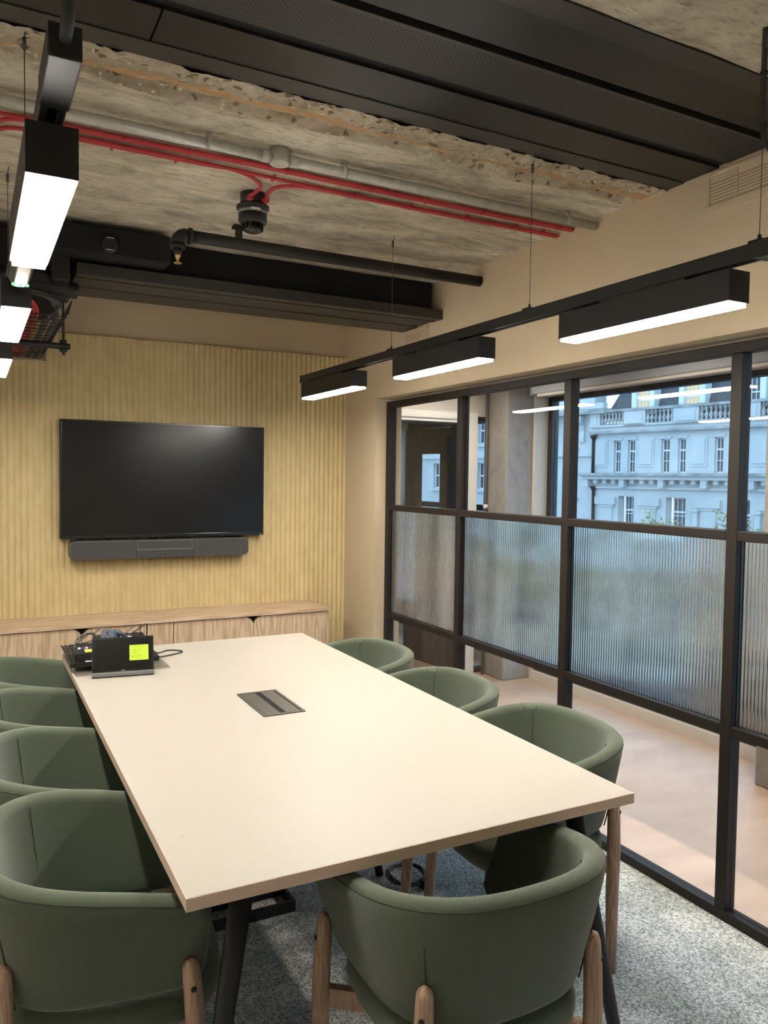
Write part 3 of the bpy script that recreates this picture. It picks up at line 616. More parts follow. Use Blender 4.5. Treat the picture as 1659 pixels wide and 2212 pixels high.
for k in range(6):
    x_ = .278+.012*k; dz = .010+.011*(k % 3)
    sx = .14+.02*k
    tag(MB().tube(smooth_path([(-.05, 3.40+.012*k, 2.222+.006*(k % 3)), (sx, 3.37+.01*k, 2.214+.004*(k % 3)), (.325-.004*k, 3.44+.015*k, 2.195), (x_+.004, 3.62+.02*k, bz+dz+.01), (x_, 4.0, bz+dz), (x_+.004, 4.77, bz+dz)]), .0055, 7).build('data_cable', 'greycable' if k % 3 else 'cable'), 'dark data cable bending into the hanging wire basket', 'cable', 'dark cables in the basket')
fr = thing('cable_outlet', 'beige sleeve framing the wall opening behind the wire basket', 'wall sleeve', (.24, 4.7, 2.12))
MB().box((.17, 4.70, 2.115), (.378, 4.745, 2.122)).box((.371, 4.70, 2.122), (.378, 4.745, 2.25)).box((.17, 4.70, 2.122), (.177, 4.745, 2.25)).build('sleeve', 'wall', fr)
MB().box((.177, 4.726, 2.122), (.371, 4.728, 2.25)).build('sleeve_back', 'wall', fr)

# ------------------------------------------------------------------ screen and soundbar
tv = thing('television', 'large wall mounted black television screen', 'television', (1.02, 4.72, 1.143))
tx0, tx1, tz0, tz1, ty = .4353, 1.6135, 1.143, 1.809, 4.675
MB().box((tx0, ty, tz0), (tx1, ty+.045, tz1)).build('cabinet', 'bezel', tv, bev=.003)
MB().box((tx0+.012, ty-.0015, tz0+.020), (tx1-.012, ty, tz1-.012)).build('screen', 'screen', tv)
b_ = MB().box((tx0, ty-.004, tz1-.011), (tx1, ty, tz1)).box((tx0, ty-.004, tz0), (tx1, ty, tz0+.019)).box((tx0, ty-.004, tz0+.019), (tx0+.011, ty, tz1-.011)).box((tx1-.011, ty-.004, tz0+.019), (tx1, ty, tz1-.011))
b_.build('bezel', 'bezel', tv, bev=.0015)
MB().box((.85, ty+.045, 1.3), (1.2, 4.735, 1.65)).build('wall_bracket', 'black', tv)
MB().box((tx1-.022, ty-.005, tz0+.006), (tx1-.016, ty-.004, tz0+.009)).build('indicator', 'label', tv)
for x0_, x1_ in ((.52, .56), (.66, .73), (.9, 1.0)):
    MB().tube(smooth_path([(x0_, ty+.03, tz0+.01), ((x0_+x1_)/2, ty+.035, tz0-.012), (x1_, ty+.03, tz0+.01)]), .0035, 6).build('hanging_lead', 'cable', tv)
sb = thing('soundbar', 'charcoal three section soundbar with a camera mounted under the television', 'soundbar', (1.0, 4.66, 1.03))
def rrect(x0, x1, za, zb, r, corners):
    P = []
    for (cx, cz, a, ok) in ((x0+r, za+r, PI, corners[0]), (x1-r, za+r, 1.5*PI, corners[1]), (x1-r, zb-r, 0, corners[2]), (x0+r, zb-r, .5*PI, corners[3])):
        if ok: P += [(cx+r*math.cos(a+PI/2*i/5), cz+r*math.sin(a+PI/2*i/5)) for i in range(6)]
        else: P.append({PI: (x0, za), 1.5*PI: (x1, za), 0: (x1, zb), .5*PI: (x0, zb)}[a])
    return P
sy = 4.640
s0, s1, za, zb = .482, 1.508, 1.026, 1.130
def slabp(x0, x1, z0_, z1_, r, c, y0, y1, nm, m): MB().prism(rrect(x0, x1, z0_, z1_, r, c), (0, y0, 0), (1, 0, 0), (0, 0, 1), (0, y1-y0, 0)).build(nm, m, sb)
slabp(s0, .836, za, zb, .028, (1, 0, 0, 1), sy, 4.735, 'left_cabinet', 'speaker_trim'); slabp(s0+.004, .831, za+.004, zb-.004, .025, (1, 0, 0, 1), sy-.003, sy, 'left_grille', 'speaker')
slabp(1.172, s1, za, zb, .028, (0, 1, 1, 0), sy, 4.735, 'right_cabinet', 'speaker_trim'); slabp(1.177, s1-.004, za+.004, zb-.004, .025, (0, 1, 1, 0), sy-.003, sy, 'right_grille', 'speaker')
MB().box((.839, sy, za), (1.169, 4.735, zb)).build('centre_cabinet', 'speaker', sb, bev=.002)
MB().box((.841, sy-.004, za+.044), (1.167, sy, zb-.001)).build('centre_trim', 'speaker_trim', sb)
MB().box((.847, sy-.006, za+.053), (1.161, sy-.004, zb-.007)).build('centre_grille', 'speaker', sb)
MB().lathe((1.004, sy-.004, za+.021), [(.011, .004), (.011, 0), (.008, 0)], 20, 'y').build('lens_ring', 'speaker_trim', sb)
MB().lathe((1.004, sy-.005, za+.021), [(.0065, .003), (.0065, 0)], 16, 'y').build('camera_lens', 'bezel', sb)
MB().box((.990, sy-.0065, za+.047), (1.018, sy-.004, za+.0495)).build('badge', 'chrome', sb)

# ------------------------------------------------------------------ credenza
CT, CF = .705, 4.425
tag(MB().box((.03, CF-.012, CT-.022), (1.955, 4.733, CT)).build('worktop', 'elm_h', bev=.001), 'long pale wood worktop lying over both low cupboards', 'worktop')
def cab(x0, x1, label):
    t = thing('low_cupboard', label, 'cupboard', ((x0+x1)/2, 4.6, 0), 'low cupboards under the screen')
    MB().box((x0, CF+.03, .06), (x1, 4.73, CT-.022)).build('body', 'blackmatt', t)
    MB().box((x0, CF+.06, 0), (x1, 4.73, .06)).build('plinth', 'black', t)
    mid = (x0+x1)/2; r = .052; zt = CT-.027; zb_ = .064
    for a, b, s in ((x0+.0015, mid-.0015, 1), (mid+.0015, x1-.0015, 0)):
        P = rrect(a, b, zb_, zt, r, (0, 0, 1, 0) if s else (0, 0, 0, 1))
        MB().prism(P, (0, CF, 0), (1, 0, 0), (0, 0, 1), (0, .018, 0)).build('door', 'elm_v', t)
    return t
cab(.037, 1.003, 'pale wood low cupboard behind the left side of the table'); c2 = cab(1.005, 1.940, 'pale wood low cupboard ending at the right beside the glass wall corner')
MB().box((1.941, CF, 0), (1.955, 4.733, CT-.023)).build('side_panel', 'elm_v', c2)

# ------------------------------------------------------------------ table
T0, T1, TY0, TY1, TZ = .340, 1.444, 1.394, 3.597, .735
tb = thing('meeting_table', 'long cream topped meeting table on black splayed legs', 'table', (.89, 2.5, 0))
MB().box((T0+.0015, TY0+.0015, TZ-.0255), (T1-.0015, TY1-.0015, TZ)).build('tabletop', 'table', tb)
MB().box((T0, TY0, TZ-.0255), (T1, TY0+.0015, TZ-.0005)).box((T0, TY1-.0015, TZ-.0255), (T1, TY1, TZ-.0005)).box((T0, TY0+.0015, TZ-.0255), (T0+.0015, TY1-.0015, TZ-.0005)).box((T1-.0015, TY0+.0015, TZ-.0255), (T1, TY1-.0015, TZ-.0005)).build('lightened_edge', 'edge', tb, label='pinkish beige table edge, lightened for missing ambient light')
for y, yf, a_, b_ in ((1.43, 1.40, .42, .55), (2.52, 2.58, .30, .47), (3.54, 3.57, .42, .55)):
    MB().box((.892-a_-.03, y+.03, TZ-.040), (.892+a_+.03, y+.09, TZ-.0255)).build('crossbar', 'black', tb)
    for s_ in (-1, 1):
        MB().tube([(.892+s_*a_, y+.04, TZ-.03), (.892+s_*b_, yf, 0)], [.024, .015], 14).build('leg', 'black', tb)
MB().box((.66, 1.65, TZ-.055), (.70, 3.37, TZ-.0255)).box((1.08, 1.65, TZ-.055), (1.12, 3.37, TZ-.0255)).build('under_rail', 'black', tb)
pm = thing('power_module', 'dark metal flush power module with a central slot in the table top', 'power socket', (.895, 2.51, TZ))
px0, px1, py0, py1 = .823, .967, 2.366, 2.655
MB().box((px0, py0, TZ), (px1, py0+.012, TZ+.004)).box((px0, py1-.012, TZ), (px1, py1, TZ+.004)).box((px0, py0+.012, TZ), (px0+.010, py1-.012, TZ+.004)).box((px1-.010, py0+.012, TZ), (px1, py1-.012, TZ+.004)).build('module_frame', 'powerbox', pm, bev=.0015)
MB().box((px0+.010, py0+.012, TZ), (px1-.010, py1-.012, TZ+.0008)).build('recess', 'blackmatt', pm)
MB().box((px0+.0115, py0+.014, TZ+.0008), (.884, py1-.014, TZ+.0032)).build('flap', 'powerbox', pm)
MB().box((.904, py0+.014, TZ+.0008), (px1-.0145, py1-.014, TZ+.0032)).build('flap', 'powerbox', pm)
br = MB()
for k in range(60): br.box((.886+.004*(k % 4), py0+.018+k*.0042, TZ+.0008), (.8875+.004*(k % 4), py0+.0205+k*.0042, TZ+.003))
br.build('brush_strip', 'cable', pm)
for p in ((.452, 2.128), (.394, 1.645), (.512, 2.054)):
    tag(MB().ball((p[0], p[1], TZ+.0012), .0016, 5).build('crumb', 'crumb'), 'tiny white crumb on the cream table top', 'crumb', 'crumbs on the table')

# ------------------------------------------------------------------ equipment on the table
pl = thing('rack_shelf', 'black perforated metal shelf plate raised on the far left corner of the table', 'shelf', (.5, 3.4, TZ))
a0 = Vector((.333, 3.208, .772)); eu = Vector((.335, -.012, 0)); ev = Vector((.0, .36, 0))
pz = MB(); 
def P3(u, v, z=0): return a0+eu*u+ev*v+Vector((0, 0, z))
# plate with real holes along its left and front edges: build as cells
us = [0, .02, .055, .075, .11, 1.0]
m = MB()
m.obox(P3(.11, 0), eu*.89, ev, Vector((0, 0, .003)))
for k in range(9):
    v0 = k/9
    m.obox(P3(0, v0), eu*.11, ev*.045, Vector((0, 0, .003)))
    for u0, u1 in ((0, .018), (.048, .066), (.094, .11)): m.obox(P3(u0, v0+.045), eu*(u1-u0), ev*(.1111-.045), Vector((0, 0, .003)))
m.build('plate', 'black', pl)
MB().obox(P3(0, 0, -.015), eu, ev*.008, Vector((0, 0, .015))).build('front_lip', 'black', pl)
MB().obox(P3(.42, .05, -.037), eu*.4, ev*.6, Vector((0, 0, .036))).build('foot_block', 'blackmatt', pl)
MB().obox(P3(.17, .010, .0032), eu*.24, ev*.07, Vector((0, 0, .0006))).build('paper_label', 'label', pl, label='white printed label')
MB().obox(P3(.34, .03, .0039), eu*.055, ev*.03, Vector((0, 0, .0004))).build('label_print', 'print', pl)
ac = tag(MB().box((.346, 3.14, TZ+.0002), (.70, 3.46, TZ+.004)).build('acrylic_sheet', 'acrylic', bev=.001), 'clear acrylic sheet lying on the table under the black shelf plate', 'sheet')
# small box
sbx = thing('control_box', 'small black control box with a socket and yellow note on the shelf plate', 'electronic device', (.4, 3.3, .775))
MB().obox((.352, 3.222, .777), (.115, -.006, 0), (.004, .125, 0), (0, 0, .030)).build('case', 'black', sbx, bev=.002)
MB().obox((.418, 3.2155, .783), (.016, -.0008, 0), (0, .003, 0), (0, 0, .014)).build('usb_socket', 'label', sbx, label='square white socket'); MB().obox((.421, 3.2145, .786), (.010, -.0005, 0), (0, .002, 0), (0, 0, .007)).build('socket_hole', 'black', sbx)
MB().obox((.392, 3.235, .8072), (.07, -.004, 0), (.002, .05, 0), (0, 0, .0008)).build('sticky_note', 'sticky', sbx, label='yellow sticky note')
for k, mm in enumerate(('label', 'purple', 'label', 'purple', 'label')): MB().obox((.372+.014*k, 3.300, .8072), (.010, 0, 0), (0, .008, 0), (0, 0, .006)).build('cable_tag', mm, sbx)
mb_ = thing('media_box', 'larger black media box with a white label behind the tablet', 'electronic device', (.55, 3.35, .775))
MB().obox((.435, 3.27, .777), (.20, -.01, 0), (.008, .15, 0), (0, 0, .060)).build('case', 'black', mb_, bev=.003)
MB().obox((.495, 3.285, .8375), (.085, -.005, 0), (.004, .055, 0), (0, 0, .0006)).build('paper_label', 'label', mb_, label='white printed label')
for k in range(3): MB().obox((.505+.002*k, 3.297+.013*k, .8382), (.06-.012*k, -.003, 0), (0, .004, 0), (0, 0, .0003)).build('label_print', 'print', mb_)
pg = thing('plug', 'slate grey three pin mains plug lying on the black media box', 'plug', (.49, 3.28, .85))
MB().prism([(0, 0), (.040, -.003), (.052, .010), (.046, .040), (.004, .044), (-.004, .02)], (.452, 3.265, .843), (.98, -.2, .05), (.1, .35, .93), (.03, .028, -.008)).build('plug_body', 'plug', pg, bev=.004)
for q in ((.465, 3.258, .853), (.485, 3.254, .853), (.474, 3.262, .874)): MB().obox(q, (.006, 0, 0), (-.002, -.016, .002), (0, 0, .004)).build('pin', 'chrome', pg, label='shiny metal pin')
MB().tube(smooth_path([(.50, 3.285, .868), (.535, 3.28, .862), (.545, 3.29, .84)]), [.012]*6+[.009]*6+[.007], 8).build('strain_relief', 'plug', pg)
def lead(name, pts, r, m_, label):
    tag(MB().tube(smooth_path(pts, 7), r, 7).build(name, m_), label, 'cable')
lead('power_lead', [(.547, 3.288, .842), (.60, 3.30, .868), (.64, 3.33, .884), (.652, 3.36, .86), (.655, 3.37, .80), (.70, 3.41, .742), (.76, 3.45, .7395), (.805, 3.42, .7395), (.80, 3.385, .7395), (.74, 3.35, .7395), (.67, 3.32, .7395), (.62, 3.29, .742)], .003, 'cable', 'black power lead looping out across the table from the media box')
lead('thin_lead', [(.50, 3.25, .845), (.53, 3.245, .855), (.57, 3.26, .885), (.605, 3.28, .892), (.612, 3.29, .86), (.615, 3.31, .842)], .0016, 'cable', 'thin black lead arching over the media box')
lead('coiled_lead', [(.36, 3.37, .782), (.37, 3.40, .80), (.41, 3.42, .83), (.44, 3.40, .85), (.45, 3.37, .835), (.41, 3.36, .82), (.375, 3.38, .815), (.38, 3.42, .82), (.43, 3.43, .845), (.455, 3.40, .83), (.44, 3.33, .815), (.425, 3.31, .81)], .0026, 'cable', 'coiled black leads piled behind the small control box')
lead('coiled_lead', [(.365, 3.36, .79), (.38, 3.41, .828), (.42, 3.44, .842), (.46, 3.42, .825), (.43, 3.38, .812), (.39, 3.39, .822), (.40, 3.43, .838), (.45, 3.44, .842), (.47, 3.43, .86)], .0022, 'greycable', 'grey leads tangled with the black coil on the shelf plate')
# touch tablet
tp = thing('touch_tablet', 'black touch control tablet standing tilted with a yellow note stuck on it', 'tablet', (.51, 3.08, TZ))
b0 = Vector((.397, 3.090, TZ)); bx_ = Vector((.2225, -.030, 0)); bn = Vector((-.133, -.99, 0)).normalized()
tl_ = Vector((0, 0, 1))-bn*.28; tl_.normalize()
MB().obox(b0+Vector((0, 0, .002)), bx_, -bn*.05, Vector((0, 0, .018))).build('speaker_base', 'grey_plastic', tp, bev=.004)
MB().obox(b0, bx_, -bn*.048, Vector((0, 0, .002))).build('rubber_foot', 'black', tp)
sp0 = b0+Vector((0, 0, .020))-bn*.004; exs = bx_.normalized()
MB().obox(sp0, bx_, -bn*.012, tl_*.128).build('screen_body', 'bezel', tp, bev=.002)
MB().obox(sp0+exs*.012+tl_*.010+bn*.0008, exs*.200, bn*.0004, tl_*.112).build('screen', 'screen', tp)
MB().obox(sp0+exs*.104+tl_*.004+bn*.0012, exs*.016, bn*.0004, tl_*.0015).build('badge', 'label', tp)
MB().obox(sp0+exs*.06-bn*.012, exs*.1, -bn*.03, tl_*.06).build('rear_stand', 'black', tp)
n0 = sp0+exs*.1355+tl_*.040+bn*.0016
sn_ = MB().obox(n0, exs*.070, bn*.0006, tl_*.058).build('sticky_note', 'sticky', tp, label='yellow sticky note with handwriting')
def scrib(x0, z0_, L_, h, seed):
    rr = random.Random(seed); pts = []; k = max(6, int(L_/.0017))
    for i in range(k+1):
        x_ = x0+L_*i/k; zz = z0_+(h if i % 2 else 0)*rr.uniform(.4, 1.3)
        if i % 5 == 3: zz += h*.8
        pts.append(n0+exs*x_+tl_*zz+bn*.0009)
    return MB().tube(pts, .00048, 4)
for q in ((.013, .049, .014, .003, 1), (.033, .050, .018, .003, 2), (.013, .037, .017, .003, 3), (.036, .037, .003, .004, 4), (.014, .027, .022, .0032, 5), (.009, .012, .005, .004, 6), (.018, .014, .012, .003, 7), (.034, .016, .011, .0035, 8)): scrib(*q).build('handwriting', 'ink', sn_)
MB().tube([n0+exs*.024+tl_*.006+bn*.0009, n0+exs*.046+tl_*.0115+bn*.0009], .0004, 4).build('handwriting', 'ink', sn_)

# ------------------------------------------------------------------ under the table
df = tag(MB().box((.66, 2.485, 0), (.985, 2.495, .04)).box((.66, 2.605, 0), (.985, 2.615, .04)).box((.975, 2.495, 0), (.985, 2.605, .04)).box((.66, 2.495, 0), (.67, 2.605, .04)).build('floor_bracket', 'black', bev=.001), 'low black rectangular metal frame standing on the carpet under the table', 'bracket')
cpts = []
for k in range(64):
    a = 2*PI*k/21.0; r_ = .062+.010*math.sin(k*.37)
    cpts.append((1.44+.068*math.cos(a)+.006*math.sin(k*.5), 2.51+r_*math.sin(a)*1.35, .006+.0016*(k/8)+.004*(math.sin(k*.9)+1)))
cl = thing('extension_lead', 'black coiled mains lead with a plug lying on the carpet under the table', 'cable', (1.44, 2.51, 0))
MB().tube(cpts, .0042, 7).build('coil', 'cable', cl)
MB().box((1.448, 2.40, .003), (1.478, 2.435, .035), .4).build('plug_body', 'black', cl, bev=.004)

# ------------------------------------------------------------------ chairs
CW, CD, CL, CS, ZB, ZA, CE = .264, .256, .195, -.004, .728, .662, .773
def plan():
    P = []; N = 44
    for i in range(1, 13): P.append((CL*(1-i/13.0)+0, -(CW+CS*(1-i/13.0))))
    P = [(CL, -(CW+CS))]+P
    for i in range(N+1):
        t = -PI/2+PI*i/N; s, c = math.sin(t), math.cos(t)
        P.append((-CD*abs(c)**CE, CW*(1 if s >= 0 else -1)*abs(s)**CE))
    for i in range(1, 14): P.append((CL*i/13.0, CW+CS*i/13.0))
    # resample evenly
    V2 = [Vector(p) for p in P]; d = [0]
    for a, b in zip(V2, V2[1:]): d.append(d[-1]+(b-a).length)
    out = []; n_ = 96
    for k in range(n_+1):
        s = d[-1]*k/n_; i = max(j for j in range(len(d)) if d[j] <= s+1e-9); i = min(i, len(d)-2)
        t = (s-d[i])/max(d[i+1]-d[i], 1e-9); out.append(V2[i].lerp(V2[i+1], t))
    return out, d[-1]
PL, PLEN = plan()
def crest_z(x): return ZB+(ZA-ZB)*max(0, min(1, (x+CD)/(CD+.150)))**1.3
HT = .024
def shell_frame(i):
    a = PL[max(i-1, 0)]; b = PL[min(i+1, len(PL)-1)]; t = (b-a).normalized(); return PL[i], Vector((-t.y, t.x))
def shell_mesh():
    m = MB(); n_ = len(PL); rows = []; K = 8
    for i in range(n_):
        p, nn = shell_frame(i)
        s = min(i, n_-1-i)*PLEN/(n_-1)
        zc = crest_z(p.x); zb_ = .442
        rc_ = .05
        if s < rc_: q = rc_-math.sqrt(max(0, rc_**2-(rc_-s)**2)); zb_ += q; zc -= q*.55
        hs = HT*min(1, .35+.65*math.sqrt(max(0, 1-(1-min(1, s/.022))**2)))
        row = []
        # closed section: outer side up, over the crest, inner side down, under
        prof_ = []
        for k in range(K+1): prof_.append((1, k/K))
        top = [(math.cos(PI*k/8), 1, math.sin(PI*k/8)) for k in range(1, 8)]
        bot = [(-math.cos(PI*k/6), 0, -math.sin(PI*k/6)) for k in range(1, 6)]
        def pos(o, f, ext, r_):
            taper = .052*(1-f)**1.2
            z = zb_+r_+(zc-zb_-2*r_)*f+ext*r_
            return (p.x+nn.x*(o*hs-taper), p.y+nn.y*(o*hs-taper), z)
        for k in range(K+1): row.append(pos(1, k/K, 0, hs*.95))
        for o, f, e_ in top: row.append(pos(o, 1, e_, hs*.95))
        for k in range(K+1): row.append(pos(-1, 1-k/K, 0, hs*.95))
        for o, f, e_ in bot: row.append(pos(o, 0, e_, hs*.95))
        rows.append(row)
    q = len(rows[0])
    V = [v for r in rows for v in r]
    m.add(V, [(i*q+k, i*q+(k+1) % q, (i+1)*q+(k+1) % q, (i+1)*q+k) for i in range(n_-1) for k in range(q)], True)
    m.f.append(tuple(range(q))); m.sm.append(True); m.f.append(tuple((n_-1)*q+k for k in reversed(range(q)))); m.sm.append(True)
    return m
def at_s(frac, off, f):   # point on the shell's outside: fraction along the plan, offset, height fraction
    i = int(round(frac*(len(PL)-1))); p, nn = shell_frame(i); zc = crest_z(p.x)
    taper = .052*(1-f)**1.2; z = .442+(zc-.442)*f
    return Vector((p.x+nn.x*(off-taper), p.y+nn.y*(off-taper), z)), Vector((nn.x, nn.y, 0))
def frac_of(x, y): return min(range(len(PL)), key=lambda i: (PL[i]-Vector((x, y))).length)/(len(PL)-1)
def make_chair():
    root = bpy.data.objects.new('tub_chair', None); sc.collection.objects.link(root); root['local'] = 1; root.empty_display_size = .1
    sh = shell_mesh().build('shell', 'green', root)
    # seams at the two rear corners and a stitched line round the rim
    for fr_ in (frac_of(-.195, -.205), frac_of(-.195, .205)):
        MB().tube([at_s(fr_, HT+.0002, f)[0] for f in [.02+.93*k/12 for k in range(13)]], .0021, 5).tube([at_s(fr_, -HT-.0002, f)[0] for f in [.05+.88*k/12 for k in range(13)]], .0013, 5).build('seam', 'stitch', sh)
    st = MB(); pts = []
    for i in range(3, len(PL)-3):
        p, nn = shell_frame(i); zc = crest_z(p.x); pts.append((p.x+nn.x*(HT*.93), p.y+nn.y*(HT*.93), zc-HT*.62))
    st.tube(pts, .0014, 5); st.build('rim_stitching', 'stitch', sh)
    # seat cushion
    m = MB(); rows = []; n_ = 40
    def seat_pt(t, k):
        c, s = math.cos(t), math.sin(t); ex = .62
        x = abs(c)**ex*(1 if c >= 0 else -1); y_ = abs(s)**ex*(1 if s >= 0 else -1)
        return (x*(.245 if c > 0 else .215)*k, y_*.222*k)
    for k, z in ((.30, .345), (.86, .348), (.96, .36), (1.0, .38), (1.0, .405), (.97, .422), (.88, .432), (.5, .436), (.02, .437)):
        rows.append([(*seat_pt(2*PI*i/n_, k), z) for i in range(n_)])
    m.add([v for r in rows for v in r], [(j*n_+i, j*n_+(i+1) % n_, (j+1)*n_+(i+1) % n_, (j+1)*n_+i) for j in range(len(rows)-1) for i in range(n_)], True)
    m.f.append(tuple(reversed(range(n_)))); m.sm.append(False)
    m.build('seat', 'green', root)
    feet = []
    for fr_, foot in ((frac_of(-.197, -.203), (-.19, -.215)), (frac_of(-.197, .203), (-.19, .215)), (frac_of(.162, -.262), (.195, -.258)), (frac_of(.162, .262), (.195, .258))):
        a, nn = at_s(fr_, HT+.006, .36); f_ = Vector((foot[0], foot[1], 0)); d_ = (f_-a)
        P = [a+Vector((0, 0, .008))-nn*.004, a+Vector((0, 0, .004)), a+Vector((0, 0, -.008)), a+d_*.12+nn*.002, a+d_*.3+nn*.003, a+d_*.55, a+d_*.8, f_]
        lg = MB().tube(P, [.006, .013, .0175, .0195, .0205, .0195, .0175, .0155], 14).build('leg', 'oak', root)
        sp_ = a+d_*.085+nn*.017; MB().tube([sp_, sp_+nn*.004, sp_+nn*.0055], [.006, .006, .003], 10).build('screw', 'black', lg)
        feet.append(a+d_*.36-nn*.012)
    for i, j in ((0, 3), (1, 2)):
        a, b = feet[i], feet[j]; d_ = (b-a); d_.z = 0; t = d_.normalized(); nn = Vector((-t.y, t.x, 0))
        z = .305+.026*(i)
        m = MB().obox(Vector((a.x, a.y, .308))-nn*.011, d_, nn*.022, Vector((0, 0, .044))); m.build('cross_rail', 'oak', root)
    return root
chair = make_chair()
base = {'H': (.952, 1.415, PI/2-.008), 'R3': (1.546, 1.965, PI-.043), 'R2': (1.516, 2.564, PI-.024), 'R1': (1.514, 3.205, PI+.06), 'A': (.267, 1.82, -.138), 'B': (.269, 2.38, -.13), 'C': (.268, 2.925, .04), 'D': (.262, 3.47, -.02)}
lab = {'H': 'green tub chair at the near end of the table with its back to the camera', 'R3': 'green tub chair on the window side, nearest the camera', 'R2': 'green tub chair in the middle of the three on the window side', 'R1': 'green tub chair on the window side, farthest from the camera',
       'A': 'green tub chair on the left side, nearest the camera at the table corner', 'B': 'green tub chair on the left side, second from the camera', 'C': 'green tub chair on the left side, third from the camera', 'D': 'green tub chair on the left side, farthest and nearest the wooden cupboards'}
for k in ('H', 'R3', 'R2', 'R1', 'A', 'B', 'C', 'D'):
    o = chair if k == 'H' else copy_tree(chair)
    x_, y_, r_ = base[k]; o.location = (x_, y_, 0); o.rotation_euler = (0, 0, r_)
    tag(o, lab[k], 'chair', 'green tub chairs round the table')
for o in bpy.data.objects:
    if 'local' in o: del o['local']

# ------------------------------------------------------------------ across the street
E_ = Vector((-.17364818, .98480775, 0)); N_ = Vector((-.98480775, -.17364818, 0)); O_ = Vector((33.52578925, 30.01701942, 0)); Z_ = Vector((0, 0, 1))
bd = thing('building', 'pale stone building with slate roof and balustrade across the street', 'building', tuple(O_+Vector((0, 0, -7.6))))
def fb_(s0, s1, z0_, z1_, d0, d1, m=None):     # box on the facade: s along it, d out towards the street
    m = m or MB(); return m.obox(O_+E_*s0+N_*d0+Z_*z0_, E_*(s1-s0), N_*(d1-d0), Z_*(z1_-z0_))
GZ = -7.6
wins = [(4.0, 3.55), (3.06, 2.6), (.94, .43), (-.07, -.52), (-2.15, -2.62), (-3.15, -3.62), (-5.2, -5.65), (-6.2, -6.65)]
lows = [(3.5, 2.7), (.45, -.50), (-3.1, -4.0), (-6.2, -7.1)]
# wall with window openings
def wall_open(s_hi, s_lo, z0_, z1_, ops, d0=-.6, d1=0):
    m = MB(); s = s_hi; ops = sorted(ops, reverse=True)
    for (a, b, za_, zb_) in ops:
        fb_(a, s, z0_, z1_, d0, d1, m); fb_(b, a, z0_, za_, d0, d1, m); fb_(b, a, zb_, z1_, d0, d1, m); s = b
    fb_(s_lo, s, z0_, z1_, d0, d1, m); return m
wall_open(5.5, -11, 1.9, 4.66, [(a, b, 2.03, 3.88) for a, b in wins]).build('upper_wall', 'stone', bd)
wall_open(5.5, -11, -3.0, 1.9, [(a+.12, b-.1, -1.9, .70) for a, b in lows]).build('middle_wall', 'stone', bd)
wall_open(5.5, -11, GZ, -3.0, [(a+.5, b-.5, -6.6, -4.0) for a, b in lows]).build('lower_wall', 'stone_warm', bd)
def sash(a, b, z0_, z1_, d, pm, vb, hb, fw_=.07, lit='dark_pane'):
    f = MB()
    fb_(b, a, z0_, z0_+fw_, d-.05, d, f); fb_(b, a, z1_-fw_, z1_, d-.05, d, f); fb_(b, b+fw_, z0_, z1_, d-.05, d, f); fb_(a-fw_, a, z0_, z1_, d-.05, d, f)
    for k in range(1, vb): q = b+(a-b)*k/vb; fb_(q-.018, q+.018, z0_, z1_, d-.045, d-.005, f)
    for h_, t_ in hb: q = z0_+(z1_-z0_)*h_; fb_(b, a, q-t_, q+t_, d-.045, d+.01, f)
    o = f.build('window_sash', 'sash', bd)
    fb_(b+.02, a-.02, z0_+.02, z1_-.02, d-.08, d-.06).build('window_pane', lit, o)
for a, b in wins: sash(a, b, 2.03, 3.88, -.16, None, 2, ((.35, .02), (.66, .05)))
for a, b in lows: sash(a-.12, b, -1.9, .70, -.35, None, 3, ((.3, .02), (.62, .02), (.70, .05)))
for a, b in lows: sash(a+.5, b-.5, -6.6, -4.0, -.4, None, 2, ((.5, .05),), .12)
for a, b in ((5.24, 4.53), (2.26, 1.48), (-.91, -1.65), (-4.1, -4.85), (-7.3, -8.0)):
    p_ = fb_(b-.12, a+.12, 2.35, 3.95, 0, .05); p_.build('raised_panel', 'stone', bd); fb_(b, a, 2.5, 3.8, .05, .10).build('raised_panel', 'stone', bd)
for a, b in wins: m = fb_(b-.12, a+.12, 3.88, 4.02, 0, .06); fb_(b-.1, a+.1, 1.95, 2.03, 0, .10, m); m.build('window_surround', 'stone', bd)
fb_(-11, 5.6, 4.28, 4.42, 0, .28).build('cornice', 'stone_dirty', bd); fb_(-11, 5.6, 4.42, 4.66, 0, .14).build('cornice', 'stone', bd)
# balustrade
for a, b in ((5.5, 4.82), (3.19, 1.81), (.09, -1.37), (-3.14, -4.6), (-6.3, -7.8)):
    fb_(b, a, 4.66, 5.5, .02, .30).build('parapet_pier', 'stone', bd); fb_(b+.18, a-.18, 4.8, 5.35, .30, .34).build('parapet_panel', 'stone', bd)
fb_(-11, 5.55, 5.5, 5.64, 0, .36).build('balustrade_coping', 'stone_dirty', bd); fb_(-11, 5.5, 4.66, 4.76, .02, .30).build('balustrade_plinth', 'stone', bd)
for a, b, k_ in ((4.82, 3.19, 7), (1.81, .09, 7), (-1.37, -3.14, 7), (-4.6, -6.3, 7)):
    for k in range(k_):
        s = a+(b-a)*(k+.5)/k_; c = O_+E_*s+N_*.17+Z_*4.76
        MB().lathe(c, [(.10, 0), (.10, .07), (.055, .10), (.11, .24), (.10, .32), (.055, .46), (.05, .58), (.095, .64), (.095, .74)], 12).build('baluster', 'stone_dirty', bd)
